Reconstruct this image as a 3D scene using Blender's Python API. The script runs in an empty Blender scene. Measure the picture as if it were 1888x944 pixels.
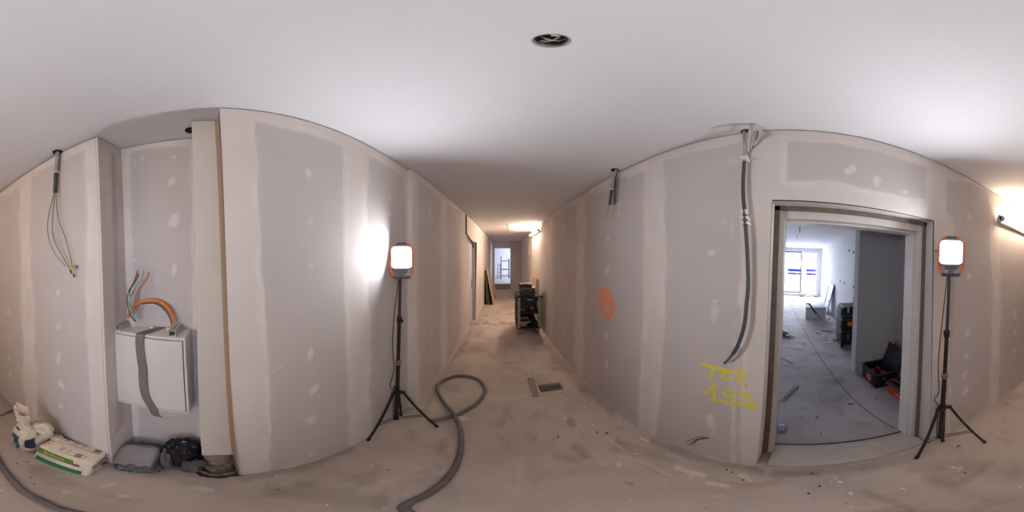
import bpy, bmesh, math, random
import numpy as np
from mathutils import Vector, Matrix
random.seed(7)
SC = bpy.context.scene
COL = SC.collection

# ------------------------------------------------------------ camera, world, exposure
S, CX, CY, PITCH, HC, CE = 349.7, 921.1, 486.2, math.radians(-2.09), 1.678, 2.5
cd = bpy.data.cameras.new('camera')
cam = bpy.data.objects.new('camera', cd); COL.objects.link(cam)
cd.type = 'PANO'
for holder in (cd, getattr(cd, 'cycles', None)):
    try:
        holder.panorama_type = 'EQUIRECTANGULAR'
        holder.longitude_min = -944 / S; holder.longitude_max = 944 / S
        holder.latitude_min = -(944 - CY) / S; holder.latitude_max = CY / S
        break
    except Exception:
        pass
cd.clip_start = 0.02; cd.clip_end = 200
yaw = (944 - CX) / S
cam.matrix_world = Matrix.Translation((0, 0, HC)) @ Matrix.Rotation(PITCH, 4, 'X') @ Matrix.Rotation(-yaw, 4, 'Z') @ Matrix.Rotation(math.pi / 2, 4, 'X')
SC.camera = cam
SC.view_settings.view_transform = 'Standard'; SC.view_settings.look = 'None'
SC.view_settings.exposure = 1.22; SC.view_settings.gamma = 1.0
SC.view_settings.use_curve_mapping = False
SC.cycles.max_bounces = 14; SC.cycles.diffuse_bounces = 9; SC.cycles.glossy_bounces = 4
SC.cycles.transmission_bounces = 8; SC.cycles.caustics_reflective = False; SC.cycles.caustics_refractive = False
LAMP_L, LAMP_R, TUBE_E, TUBE_FAR, SKY_E = 78.0, 78.0, 26.0, 95.0, 11.5
w = bpy.data.worlds.new('world'); SC.world = w; w.use_nodes = True
w.node_tree.nodes['Background'].inputs[0].default_value = (0.80, 0.86, 1.0, 1)
w.node_tree.nodes['Background'].inputs[1].default_value = SKY_E

def portal(name, loc, size, rot):
    l = bpy.data.lights.new(name, 'AREA'); l.shape = 'RECTANGLE'; l.size, l.size_y = size
    l.cycles.is_portal = True
    o = bpy.data.objects.new(name, l); COL.objects.link(o); o.location = loc; o.rotation_euler = rot
portal('window_portal', (9.95, 0.4, 1.25), (2.2, 3.0), (0, math.radians(90), 0))
portal('far_window_portal', (2.45, 12.2, 1.55), (1.3, 1.4), (0, math.radians(90), 0))

# ------------------------------------------------------------ picture <-> place
cP, sP = math.cos(PITCH), math.sin(PITCH)
def ray(px, py):
    az = (px - CX) / S; el = -(py - CY) / S
    d = (math.sin(az) * math.cos(el), math.cos(az) * math.cos(el), math.sin(el))
    return (d[0], cP * d[1] - sP * d[2], sP * d[1] + cP * d[2])
def PZ(px, py, z):
    d = ray(px, py); t = (z - HC) / d[2]; return Vector((d[0] * t, d[1] * t, z))
def PF(px, py): return PZ(px, py, 0)
def PC(px, py): return PZ(px, py, CE)
def PX(px, py, x):
    d = ray(px, py); t = x / d[0]; return Vector((x, d[1] * t, HC + d[2] * t))
def PY(px, py, y):
    d = ray(px, py); t = y / d[1]; return Vector((d[0] * t, y, HC + d[2] * t))
def PR(px, py, r):
    d = ray(px, py); t = r / math.hypot(d[0], d[1]); return Vector((d[0] * t, d[1] * t, HC + d[2] * t))
def proj_np(P):
    x, y, z = P[:, 0], P[:, 1], P[:, 2] - HC
    a, b, c = x, cP * y + sP * z, -sP * y + cP * z
    return CX + S * np.arctan2(a, b), CY - S * np.arctan2(c, np.hypot(a, b))

# ------------------------------------------------------------ materials
MATS = {}
def srgb(c):
    return tuple(((v / 255) / 12.92 if v / 255 <= .04045 else ((v / 255 + .055) / 1.055) ** 2.4) for v in c) + (1,)
def mat(name, c, rough=.6, metal=0, noise=0, nscale=20, bump=0, c2=None, spec=.5, emit=0, alpha=1, trans=0):
    if name in MATS: return MATS[name]
    m = bpy.data.materials.new(name); MATS[name] = m; m.use_nodes = True
    N, L = m.node_tree.nodes, m.node_tree.links
    b = N['Principled BSDF']
    b.inputs['Base Color'].default_value = srgb(c); b.inputs['Roughness'].default_value = rough
    b.inputs['Metallic'].default_value = metal; b.inputs['Specular IOR Level'].default_value = spec
    if emit:
        b.inputs['Emission Color'].default_value = srgb(c); b.inputs['Emission Strength'].default_value = emit
    if trans: b.inputs['Transmission Weight'].default_value = trans; b.inputs['IOR'].default_value = 1.1
    if noise or bump:
        tc = N.new('ShaderNodeTexCoord'); n = N.new('ShaderNodeTexNoise')
        n.inputs['Scale'].default_value = nscale; n.inputs['Detail'].default_value = 5
        L.new(tc.outputs['Object'], n.inputs['Vector'])
        if noise:
            r = N.new('ShaderNodeMapRange'); r.inputs[1].default_value = .35; r.inputs[2].default_value = .65
            L.new(n.outputs['Fac'], r.inputs[0])
            mx = N.new('ShaderNodeMix'); mx.data_type = 'RGBA'
            cc = srgb(c)
            mx.inputs[6].default_value = cc
            mx.inputs[7].default_value = srgb(c2) if c2 else tuple(v * (1 - noise) for v in cc[:3]) + (1,)
            L.new(r.outputs[0], mx.inputs[0]); L.new(mx.outputs[2], b.inputs['Base Color'])
        if bump:
            bp = N.new('ShaderNodeBump'); bp.inputs['Strength'].default_value = bump; bp.inputs['Distance'].default_value = .01
            L.new(n.outputs['Fac'], bp.inputs['Height']); L.new(bp.outputs[0], b.inputs['Normal'])
    return m

def drywall_mat(name, base, board, patch):
    m = bpy.data.materials.new(name); MATS[name] = m; m.use_nodes = True
    N, L = m.node_tree.nodes, m.node_tree.links; b = N['Principled BSDF']; b.inputs['Roughness'].default_value = .75
    b.inputs['Specular IOR Level'].default_value = .25
    at = N.new('ShaderNodeAttribute'); at.attribute_name = 'Mask'; sep = N.new('ShaderNodeSeparateColor')
    L.new(at.outputs['Color'], sep.inputs[0])
    tc = N.new('ShaderNodeTexCoord')
    n = N.new('ShaderNodeTexNoise'); n.inputs['Scale'].default_value = 3; n.inputs['Detail'].default_value = 6
    L.new(tc.outputs['Object'], n.inputs['Vector'])
    def mix(fac, a, bb, mode='MIX'):
        x = N.new('ShaderNodeMix'); x.data_type = 'RGBA'; x.blend_type = mode
        if isinstance(fac, float): x.inputs[0].default_value = fac
        else: L.new(fac, x.inputs[0])
        for i, v in ((6, a), (7, bb)):
            if isinstance(v, tuple): x.inputs[i].default_value = v
            else: L.new(v, x.inputs[i])
        return x.outputs[2]
    r = N.new('ShaderNodeMapRange'); r.inputs[1].default_value = .3; r.inputs[2].default_value = .7
    L.new(n.outputs['Fac'], r.inputs[0])
    basec = mix(r.outputs[0], srgb(base), tuple(v * .93 for v in srgb(base)[:3]) + (1,))
    boardc = mix(r.outputs[0], srgb(board), tuple(v * .95 for v in srgb(board)[:3]) + (1,))
    c = mix(sep.outputs[0], basec, boardc)
    c = mix(sep.outputs[1], c, srgb(patch))
    c = mix(sep.outputs[2], c, srgb((228, 218, 10)))
    c = mix(at.outputs['Alpha'], c, srgb((246, 146, 84)))
    L.new(c, b.inputs['Base Color'])
    n2 = N.new('ShaderNodeTexNoise'); n2.inputs['Scale'].default_value = 9; n2.inputs['Detail'].default_value = 8
    L.new(tc.outputs['Object'], n2.inputs['Vector'])
    ad = N.new('ShaderNodeMath'); ad.operation = 'MULTIPLY_ADD'; ad.inputs[1].default_value = -.35
    L.new(sep.outputs[0], ad.inputs[0]); L.new(n2.outputs['Fac'], ad.inputs[2])
    bp = N.new('ShaderNodeBump'); bp.inputs['Strength'].default_value = .16; bp.inputs['Distance'].default_value = .008
    L.new(ad.outputs[0], bp.inputs['Height']); L.new(bp.outputs[0], b.inputs['Normal'])
    return m
DW = drywall_mat('drywall_compound', (216, 208, 203), (197, 190, 188), (232, 227, 226))
PLAIN = mat('primed_wall', (206, 200, 196), .8, noise=.06, nscale=3)
CEIL = mat('ceiling_plaster', (222, 221, 225), .85, noise=.03, nscale=1.5)
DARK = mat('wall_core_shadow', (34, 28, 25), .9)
ROOMW = mat('room_wall_primer', (214, 213, 216), .75, noise=.05, nscale=2)
BLACKP = mat('black_plastic', (27, 28, 31), .45, noise=.3, nscale=30)
BLACKM = mat('black_powdercoat', (30, 29, 31), .4, noise=.2, nscale=40)
GREYP = mat('grey_plastic', (120, 120, 124), .5)
ALU = mat('aluminium', (170, 166, 162), .38, .7, noise=.1, nscale=30)
STEEL = mat('zinc_steel', (185, 186, 188), .35, .8, noise=.15, nscale=25)
ORANGE = mat('orange_plastic', (238, 108, 52), .45)
RED = mat('red_plastic', (196, 52, 34), .45, noise=.25, nscale=12)
WHITEP = mat('white_plastic', (222, 220, 216), .45)
RUBBER = mat('black_rubber', (34, 33, 34), .7)
COND = mat('dark_grey_conduit', (72, 70, 74), .55, noise=.2, nscale=40)
CONDL = mat('paint_smeared_conduit', (166, 162, 160), .6, noise=.2, nscale=40)
HOSE = mat('grey_hose', (112, 106, 106), .6, noise=.35, nscale=14, bump=.2)
PAPER = mat('plasterboard_face', (188, 166, 146), .8, noise=.08, nscale=4)
GYPS = mat('gypsum', (214, 208, 200), .85, noise=.1, nscale=30)

def floor_mat(name, tint):
    m = bpy.data.materials.new(name); MATS[name] = m; m.use_nodes = True
    N, L = m.node_tree.nodes, m.node_tree.links; b = N['Principled BSDF']
    b.inputs['Roughness'].default_value = .72; b.inputs['Specular IOR Level'].default_value = .3
    tc = N.new('ShaderNodeTexCoord')
    def noise(sc, det, dist=0, st=None):
        n = N.new('ShaderNodeTexNoise'); n.inputs['Scale'].default_value = sc; n.inputs['Detail'].default_value = det
        n.inputs['Distortion'].default_value = dist
        if st:
            mp = N.new('ShaderNodeMapping'); mp.inputs['Scale'].default_value = st; mp.inputs['Rotation'].default_value = (0, 0, .5)
            L.new(tc.outputs['Object'], mp.inputs[0]); L.new(mp.outputs[0], n.inputs['Vector'])
        else: L.new(tc.outputs['Object'], n.inputs['Vector'])
        return n.outputs['Fac']
    def rng(v, a, c_):
        r = N.new('ShaderNodeMapRange'); r.inputs[1].default_value = a; r.inputs[2].default_value = c_; L.new(v, r.inputs[0]); return r.outputs[0]
    def mix(fac, a, bb):
        x = N.new('ShaderNodeMix'); x.data_type = 'RGBA'; L.new(fac, x.inputs[0])
        for i, v in ((6, a), (7, bb)):
            if isinstance(v, tuple): x.inputs[i].default_value = v
            else: L.new(v, x.inputs[i])
        return x.outputs[2]
    t = lambda c: srgb(tuple(min(255, a * b_) for a, b_ in zip(c, tint)))
    c = mix(rng(noise(1.3, 6, .6), .35, .65), t((186, 175, 167)), t((163, 151, 143)))
    c = mix(rng(noise(3.2, 8, .8, (1, 1.5, 1)), .50, .9), c, t((184, 173, 162)))
    c = mix(rng(noise(2.6, 9, .6, (1.5, 1, 1)), .55, .88), c, t((118, 104, 95)))
    c = mix(rng(noise(38, 6), .68, .76), c, t((108, 96, 88)))
    c = mix(rng(noise(26, 3), .73, .78), c, t((205, 196, 186)))
    at = N.new('ShaderNodeAttribute'); at.attribute_name = 'Mask'; sep = N.new('ShaderNodeSeparateColor'); L.new(at.outputs['Color'], sep.inputs[0])
    c = mix(sep.outputs[0], c, t((216, 208, 200)))
    c = mix(sep.outputs[1], c, t((96, 84, 76)))
    L.new(c, b.inputs['Base Color'])
    bp = N.new('ShaderNodeBump'); bp.inputs['Strength'].default_value = .35; bp.inputs['Distance'].default_value = .006
    L.new(noise(16, 8), bp.inputs['Height']); L.new(bp.outputs[0], b.inputs['Normal'])
    return m
FLOORM = floor_mat('concrete_screed', (1, 1, 1))
ROOMF = floor_mat('room_screed', (.97, 1.0, 1.04))

# ------------------------------------------------------------ object helpers
def tag(o, label=None, cat=None, group=None, kind=None):
    if label: o['label'] = label
    if cat: o['category'] = cat
    if group: o['group'] = group
    if kind: o['kind'] = kind
    return o
def thing(name, label, cat, loc, group=None):
    o = bpy.data.objects.new(name, None); COL.objects.link(o); o.location = loc; o.empty_display_size = .05
    return tag(o, label, cat, group)
def wloc(o):
    v = Vector((0, 0, 0))
    while o is not None: v += o.location; o = o.parent
    return v
class MB:
    def __init__(s): s.v = []; s.f = []
    def add(s, vs, fs):
        k = len(s.v); s.v += [tuple(a) for a in vs]; s.f += [tuple(i + k for i in f) for f in fs]; return s
    def box(s, c, d, rot=None):
        R = rot.to_3x3() if rot is not None else None
        vs = []
        for x in (-.5, .5):
            for y in (-.5, .5):
                for z in (-.5, .5):
                    p = Vector((x * d[0], y * d[1], z * d[2]))
                    if R: p = R @ p
                    vs.append(p + Vector(c))
        return s.add(vs, [(0, 1, 3, 2), (4, 6, 7, 5), (0, 4, 5, 1), (2, 3, 7, 6), (0, 2, 6, 4), (1, 5, 7, 3)])
    def span(s, a, b):
        a, b = Vector(a), Vector(b); return s.box((a + b) / 2, [abs(b[i] - a[i]) for i in range(3)])
    def tube(s, path, r, n=10, cap=True, flat=1.0):
        P = [Vector(p) for p in path]; rr = r if isinstance(r, (list, tuple)) else [r] * len(P)
        vs = []; up = None
        for i, p in enumerate(P):
            t = (P[min(i + 1, len(P) - 1)] - P[max(i - 1, 0)]).normalized()
            if up is None: up = Vector((0, 0, 1)) if abs(t.z) < .9 else Vector((1, 0, 0))
            a = t.cross(up).normalized(); up = a.cross(t).normalized()
            for k in range(n):
                q = 2 * math.pi * k / n; vs.append(p + rr[i] * (math.cos(q) * a + flat * math.sin(q) * up))
        fs = [(i * n + k, i * n + (k + 1) % n, (i + 1) * n + (k + 1) % n, (i + 1) * n + k) for i in range(len(P) - 1) for k in range(n)]
        if cap: fs += [tuple(range(n))[::-1], tuple(range((len(P) - 1) * n, len(P) * n))]
        return s.add(vs, fs)
    def prism(s, pts, d):
        n = len(pts); pts = [Vector(p) for p in pts]; d = Vector(d)
        return s.add(pts + [p + d for p in pts], [tuple(range(n))[::-1], tuple(range(n, 2 * n))] + [(i, (i + 1) % n, n + (i + 1) % n, n + i) for i in range(n)])
    def build(s, name, m, parent=None, bevel=0, smooth=False, loc=None, label=None, kind=None):
        me = bpy.data.meshes.new(name)
        org = wloc(parent) if parent is not None else Vector((0, 0, 0))
        own = Vector((0, 0, 0))
        if parent is None and loc is not None: own = Vector(loc)
        off = org + own
        me.from_pydata([(v[0] - off[0], v[1] - off[1], v[2] - off[2]) for v in s.v], [], s.f)
        bm = bmesh.new(); bm.from_mesh(me); bmesh.ops.recalc_face_normals(bm, faces=bm.faces); bm.to_mesh(me); bm.free()
        for mm in (m if isinstance(m, (list, tuple)) else [m]): me.materials.append(mm)
        o = bpy.data.objects.new(name, me); COL.objects.link(o); o.parent = parent; o.location = own
        if bevel:
            b = o.modifiers.new('bevel', 'BEVEL'); b.width = bevel; b.segments = 2; b.limit_method = 'ANGLE'
        if smooth:
            for p in me.polygons: p.use_smooth = True
        if label: o['label'] = label
        if kind: o['kind'] = kind
        return o
def spline(pts, n=8):
    P = [Vector(p) for p in pts]; out = []
    for i in range(len(P) - 1):
        p0, p1, p2, p3 = P[max(i - 1, 0)], P[i], P[i + 1], P[min(i + 2, len(P) - 1)]
        for k in range(n):
            t = k / n; out.append(.5 * ((2 * p1) + (p2 - p0) * t + (2 * p0 - 5 * p1 + 4 * p2 - p3) * t * t + (3 * p1 - p0 - 3 * p2 + p3) * t ** 3))
    return out + [P[-1]]
def struct(name, mb, m, label, bevel=0):
    o = mb.build(name, m, bevel=bevel); return tag(o, label, None, None, 'structure')
def text_mesh(body, size, bold=0):
    cu = bpy.data.curves.new('t', 'FONT'); cu.body = body; cu.size = size; cu.resolution_u = 3; cu.offset = bold
    o = bpy.data.objects.new('t', cu); COL.objects.link(o)
    dg = bpy.context.evaluated_depsgraph_get(); me = bpy.data.meshes.new_from_object(o.evaluated_get(dg))
    V = [tuple(v.co) for v in me.vertices]; F = [tuple(p.vertices) for p in me.polygons]
    bpy.data.objects.remove(o); bpy.data.curves.remove(cu); bpy.data.meshes.remove(me)
    return V, F

# ------------------------------------------------------------ numpy noise and masks
RNG = np.random.RandomState(3); LAT = RNG.rand(256, 256)
def vnoise(x, y, seed=0):
    x = np.asarray(x) + seed * 17.3; y = np.asarray(y) + seed * 9.1
    xi = np.floor(x).astype(int); yi = np.floor(y).astype(int); fx = x - xi; fy = y - yi
    fx = fx * fx * (3 - 2 * fx); fy = fy * fy * (3 - 2 * fy)
    g = lambda a, b: LAT[a % 256, b % 256]
    return (g(xi, yi) * (1 - fx) * (1 - fy) + g(xi + 1, yi) * fx * (1 - fy) + g(xi, yi + 1) * (1 - fx) * fy + g(xi + 1, yi + 1) * fx * fy) * 2 - 1
def fbm(x, y, seed=0):
    return vnoise(x, y, seed) + .5 * vnoise(2 * x, 2 * y, seed + 1) + .25 * vnoise(4 * x, 4 * y, seed + 2)
def seg_dist(px, py, a, b):
    ax, ay = a; bx, by = b; dx, dy = bx - ax, by - ay; L2 = dx * dx + dy * dy + 1e-9
    t = np.clip(((px - ax) * dx + (py - ay) * dy) / L2, 0, 1)
    return np.hypot(px - ax - t * dx, py - ay - t * dy)
def poly_sd(px, py, poly):
    d = np.full(px.shape, 1e9); ins = np.zeros(px.shape, bool); n = len(poly)
    for i in range(n):
        a, b = poly[i], poly[(i + 1) % n]
        d = np.minimum(d, seg_dist(px, py, a, b))
        if a[1] != b[1]:
            c = ((a[1] > py) != (b[1] > py)) & (px < (b[0] - a[0]) * (py - a[1]) / (b[1] - a[1]) + a[0]); ins ^= c
    return np.where(ins, d, -d)
def sst(a, b, v):
    t = np.clip((v - a) / (b - a), 0, 1); return t * t * (3 - 2 * t)
def line_d(px, py, pts):
    d = np.full(px.shape, 1e9)
    for a, b in zip(pts[:-1], pts[1:]): d = np.minimum(d, seg_dist(px, py, a, b))
    return d

def interp(tab, y):
    ys = [t[0] for t in tab]; xs = [t[1] for t in tab]
    return np.interp(y, ys, xs)
def masks(P, boards, patches, strokes_y=(), strokes_o=(), fill_o=()):
    px, py = proj_np(P); n = len(P); M = np.zeros((n, 4), np.float32)
    nz = fbm(P[:, 1] * 6 + P[:, 0] * 6, P[:, 2] * 6, 1); nf = fbm(P[:, 1] * 30 + P[:, 0] * 30, P[:, 2] * 12, 5)
    for poly in boards:
        sd = poly_sd(px, py, poly) + nz * 2.6 + nf * 1.2
        M[:, 0] = np.maximum(M[:, 0], sst(-1.6, 1.6, sd) * (1 - .25 * sst(12, 0, sd) * (nf > -.2)))
        M[:, 1] = np.maximum(M[:, 1], .35 * np.exp(-((sd + 5) / 5) ** 2) * sst(-.3, .5, nz))
    for (x, y, wd, hh, *r) in patches:
        a = math.radians(r[0] if r else 8); st = r[1] if len(r) > 1 else .75
        dx, dy = px - x, py - y
        u = (dx * math.cos(a) + dy * math.sin(a)) / (wd / 2); v = (-dx * math.sin(a) + dy * math.cos(a)) / (hh / 2)
        e = 1 - np.hypot(u, v) + .22 * fbm(px * .11 + x, py * .07 + y, 7)
        M[:, 1] = np.maximum(M[:, 1], st * .7 * sst(0, .5, e))
    for pts, wd in strokes_y:
        d = line_d(px, py, pts); M[:, 2] = np.maximum(M[:, 2], .92 * sst(wd * .85, wd * .25, d + nf * .5))
    for pts, wd, st in strokes_o:
        d = line_d(px, py, pts); M[:, 3] = np.maximum(M[:, 3], st * sst(wd, wd * .2, d + nf * .6))
    return M
def set_mask(me, M):
    a = me.attributes.new('Mask', 'FLOAT_COLOR', 'POINT'); a.data.foreach_set('color', M.astype(np.float32).ravel())

def wall_y(name, label, tabB, tabT, y0, y1, m, side, boards=(), patches=(), hole=None, step_px=2.2, rows=230, extra=(), z0=.005, z1=CE - .007, **kw):
    """wall running along y: x(y,z) between a bottom and a top line; skin with a dark core behind it."""
    ys = [y0]; y = y0
    def px_at(y):
        P = np.array([[interp(tabB, y), y, 1.2]]); return proj_np(P)[0][0]
    while y < y1:
        g = abs(px_at(y + .01) - px_at(y)) / .01
        y += min(.25, max(.004, step_px / max(g, 1e-3))); ys.append(min(y, y1))
    ys = set(np.round(ys, 4)); zs = set(np.round(np.linspace(z0, z1, rows), 4))
    if hole: ys |= {round(hole[0], 4), round(hole[1], 4)}; zs |= {round(hole[2], 4), round(hole[3], 4)} - {round(-1, 4)}
    zs = {z for z in zs if z0 <= z <= z1}
    ys = np.array(sorted(ys)); zs = np.array(sorted(zs)); ny, nz_ = len(ys), len(zs)
    Yg, Zg = np.meshgrid(ys, zs, indexing='ij')
    t = Zg / CE; X = interp(tabB, Yg) * (1 - t) + interp(tabT, Yg) * t
    P = np.stack([X.ravel(), Yg.ravel(), Zg.ravel()], 1)
    ii, jj = np.meshgrid(np.arange(ny - 1), np.arange(nz_ - 1), indexing='ij')
    keep = np.ones(ii.shape, bool)
    if hole:
        yc = (ys[:-1] + ys[1:])[:, None] / 2; zc = (zs[:-1] + zs[1:])[None, :] / 2
        keep &= ~((yc > hole[0]) & (yc < hole[1]) & (zc > hole[2]) & (zc < hole[3]))
    a = (ii * nz_ + jj)[keep]; F = np.stack([a, a + nz_, a + nz_ + 1, a + 1], 1)
    if side > 0: F = F[:, ::-1]
    V = P.tolist(); F = F.tolist(); k = len(V); nskin = len(F)
    # dark core 14 mm behind the skin
    segs = [(y0, y1, 0, CE)] if not hole else [(y0, hole[0], 0, CE), (hole[1], y1, 0, CE), (hole[0], hole[1], hole[3], CE)]
    for (a0, a1, c0, c1) in segs:
        yy = sorted({a0, a1} | {float(v_) for v_ in np.arange(a0 + .3, a1, .5)} | {t_[0] for t_ in tabB if a0 < t_[0] < a1} | {t_[0] for t_ in tabT if a0 < t_[0] < a1})
        for ya, yb in zip(yy[:-1], yy[1:]):
            q = []
            for (yy_, zz) in ((ya, c0), (yb, c0), (yb, c1), (ya, c1)):
                tt = zz / CE; q.append((float(interp(tabB, yy_) * (1 - tt) + interp(tabT, yy_) * tt + side * .022), yy_, zz))
            k = len(V); V += q; F.append((k, k + 1, k + 2, k + 3))
    me = bpy.data.meshes.new(name); me.from_pydata(V, [], F); me.materials.append(m); me.materials.append(DARK)
    mi = np.zeros(len(F), np.int32); mi[nskin:] = 1; me.polygons.foreach_set('material_index', mi)
    M = np.zeros((len(V), 4), np.float32); M[:len(P)] = masks(P, boards, patches, **kw); set_mask(me, M)
    o = bpy.data.objects.new(name, me); COL.objects.link(o); tag(o, label, None, None, 'structure'); return o
def wall_seg(name, label, A, B, m, boards=(), patches=(), nu=60, nv=160, z0=.004, z1=CE - .005, core=None):
    """short upright wall piece from A=(x,y) to B=(x,y)."""
    u = np.linspace(0, 1, nu); zs = np.linspace(z0, z1, nv); U, Zg = np.meshgrid(u, zs, indexing='ij')
    P = np.stack([(A[0] + (B[0] - A[0]) * U).ravel(), (A[1] + (B[1] - A[1]) * U).ravel(), Zg.ravel()], 1)
    ii, jj = np.meshgrid(np.arange(nu - 1), np.arange(nv - 1), indexing='ij'); a = (ii * nv + jj).ravel()
    V = P.tolist(); F = np.stack([a, a + nv, a + nv + 1, a + 1], 1).tolist(); ns = len(F)
    if core:
        k = len(V); V += [(A[0] + core[0], A[1] + core[1], 0), (B[0] + core[0], B[1] + core[1], 0), (B[0] + core[0], B[1] + core[1], CE), (A[0] + core[0], A[1] + core[1], CE)]
        F.append((k, k + 1, k + 2, k + 3))
    me = bpy.data.meshes.new(name); me.from_pydata(V, [], F); me.materials.append(m); me.materials.append(DARK)
    mi = np.zeros(len(F), np.int32); mi[ns:] = 1; me.polygons.foreach_set('material_index', mi)
    M = np.zeros((len(V), 4), np.float32); M[:len(P)] = masks(P, boards, patches); set_mask(me, M)
    o = bpy.data.objects.new(name, me); COL.objects.link(o); tag(o, label, None, None, 'structure'); return o

# ------------------------------------------------------------ STRUCTURE: right wall with doorway
YL, YR, ZT = .140, -.844, 2.008          # doorway edges and head
RB = [(-6, .93), (-2.4, .924), (-1.2, .944), (-.84, .935), (.14, .898), (.3, .897), (.87, .927), (2.25, .972), (4, .94), (9.8, 1.16)]
RT = [(-6, .95), (-2.4, .966), (-1.06, .99), (-.26, .969), (.16, .962), (.98, .98), (3.4, .973), (7.8, 1.03), (9.8, 1.12)]
right_boards = [
    [(1018, 402), (1040, 386), (1064.8, 376), (1061, 560), (1060, 684), (1020, 640), (1019, 560)],
    [(1078, 364), (1110, 348), (1145, 331), (1188.7, 314.4), (1186, 560), (1179, 694), (1174.9, 786), (1132, 757), (1075, 698), (1077, 560)],
    [(1222, 297), (1244, 289.6), (1289.8, 276), (1366, 262), (1366, 500), (1357, 640), (1350, 755), (1349, 852), (1260, 831), (1209, 806), (1217.6, 735), (1221.6, 641), (1228, 560), (1225, 341)],
    [(1452, 260), (1533, 263), (1613.5, 276), (1667, 295), (1708, 308.7), (1708, 369.7), (1613.5, 350.6), (1568, 341), (1524, 333.4), (1452, 331.5)],
    [(1745, 328), (1790, 338), (1824, 355), (1830, 560), (1823, 745), (1790, 775), (1752, 800), (1752, 560), (1757, 413), (1743, 391)],
    [(1842, 372), (1900, 410), (1925, 560), (1900, 690), (1841, 738), (1845, 560)],
    [(1356, 560), (1368, 560), (1366, 860), (1354, 858)]]
right_patches = [(1121, 440, 8, 15, 20), (1120, 497, 8, 20, 15), (1140, 376, 9, 8), (1141, 393, 6, 8), (1041, 417, 4, 10), (1041, 448, 4, 8), (1041, 545, 4, 12),
    (1118, 620, 9, 15), (1118, 673, 9, 20, -15), (1313, 465, 26, 18, -25), (1317, 573, 18, 52, 5, .55), (1319, 556, 14, 10), (1312, 780, 22, 50, 0, .4), (1310, 776, 20, 30, -10),
    (1568, 313, 32, 16, -22), (1616, 333, 24, 24, 20), (1668, 354, 16, 10, 15), (1783, 615, 12, 26, 25), (1782, 655, 10, 20, 10), (1779, 690, 12, 26, 35), (1780, 722, 12, 26, 30),
    (1786, 400, 12, 18, 10, .4), (1786, 510, 8, 14), (1872, 580, 6, 24), (1872, 612, 5, 14), (1870, 645, 5, 14), (1350, 420, 10, 60, 0, .3), (1360, 700, 16, 60, 0, .3), (1335, 410, 14, 14, 0, .3),
    (1110, 352, 50, 9, -28, .5), (1165, 324, 34, 9, -25, .5), (1350, 300, 30, 20, 0, .3), (1038, 583, 3, 12), (1038, 617, 3, 12), (1367, 545, 14, 60, 0, .5)]
yel = [([(1294, 670.5), (1310, 676), (1328, 680), (1349, 686)], 4.54), ([(1314, 678), (1310.5, 700)], 4.54),
    ([(1349.9, 688.4), (1342.9, 683.8), (1332.4, 687.3), (1330, 693), (1335.9, 699), (1346.4, 699.4)], 4.10),
    ([(1355.7, 685.5), (1364, 682.2), (1375.5, 685.4)], 4.39), ([(1361, 684), (1361.5, 697), (1367.4, 710)], 4.10), ([(1362, 697.8), (1375.5, 695.4)], 3.96),
    ([(1303.3, 723.4), (1318.4, 709.4), (1317, 737), (1314, 738)], 4.54), ([(1311, 736.5), (1322, 739)], 4.25),
    ([(1356.9, 719.9), (1337, 718.7), (1335.9, 729.2), (1349.9, 730.4), (1357.5, 738), (1350, 745.5), (1328.9, 738.5)], 4.10),
    ([(1360.4, 725.7), (1384.8, 728), (1373.2, 737.4), (1391.8, 747.8), (1392, 752), (1378, 750), (1360.4, 745)], 4.39)]
org = [([(1375.5, 711)] * 2, 5, .95),
    ([(1111, 535), (1106, 546), (1110, 557), (1111, 570), (1115, 580), (1121, 586), (1128, 580), (1131, 569), (1127, 553), (1124, 541), (1116, 532), (1111, 535)], 6.0, .8),
    ([(1115, 541), (1117, 556), (1127, 562)], 7.5, .75), ([(1113, 560), (1118, 570)], 6, .55),
    ([(1042, 508), (1042, 518)], 3, .3), ([(1056, 519), (1062, 523)], 4, .3), ([(1088, 526), (1088.5, 541)], 4, .3)]
wall_y('wall_right', 'corridor wall with long plaster seams and the wide doorway', RB, RT, -6, 9.8, DW, 1, right_boards, right_patches,
       hole=(YR, YL, -1, ZT), strokes_y=yel, strokes_o=org, step_px=1.4, rows=470)

# left wall, near part, step, far part
LB1 = [(.1, -.803), (1.46, -.80)]; LT1 = [(.1, -.760), (1.46, -.753)]
left_boards = [
    [(468, 223), (500, 231), (537, 240), (585, 252), (633, 267), (634, 330), (635, 560), (640, 700), (644, 830), (497, 872), (499, 722), (488, 560), (478, 420), (474, 300)],
    [(678, 286), (706, 302), (746, 326), (750, 500), (752, 700), (762, 740), (700, 800), (684, 806), (683, 740), (681, 560), (678, 381)]]
left_patches = [(568, 318, 16, 22, -20), (573, 408, 14, 18, 0, .35), (573, 490, 14, 26, 0, .3), (572, 655, 13, 34, 18), (580, 717, 14, 30, 40), (574, 775, 16, 24, 40), (512, 680, 44, 4, -28, .5),
    (719, 365, 8, 8), (719, 396, 7, 6), (683, 655, 5, 22), (683, 680, 5, 16), (497, 800, 8, 100, 0, .5), (640, 400, 10, 200, 0, .3), (476, 560, 10, 120, 0, .35), (573, 840, 10, 10)]
wall_y('wall_left', 'bright corridor wall beside the work light, with two seams', LB1, LT1, .1, 1.462, DW, -1, left_boards, left_patches, step_px=1.8, rows=300)
LB2 = [(1.462, -.752), (2.4, -.73), (4, -.65), (9.8, -.40)]; LT2 = [(1.462, -.716), (1.9, -.70), (3.54, -.625), (9.8, -.36)]
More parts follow.
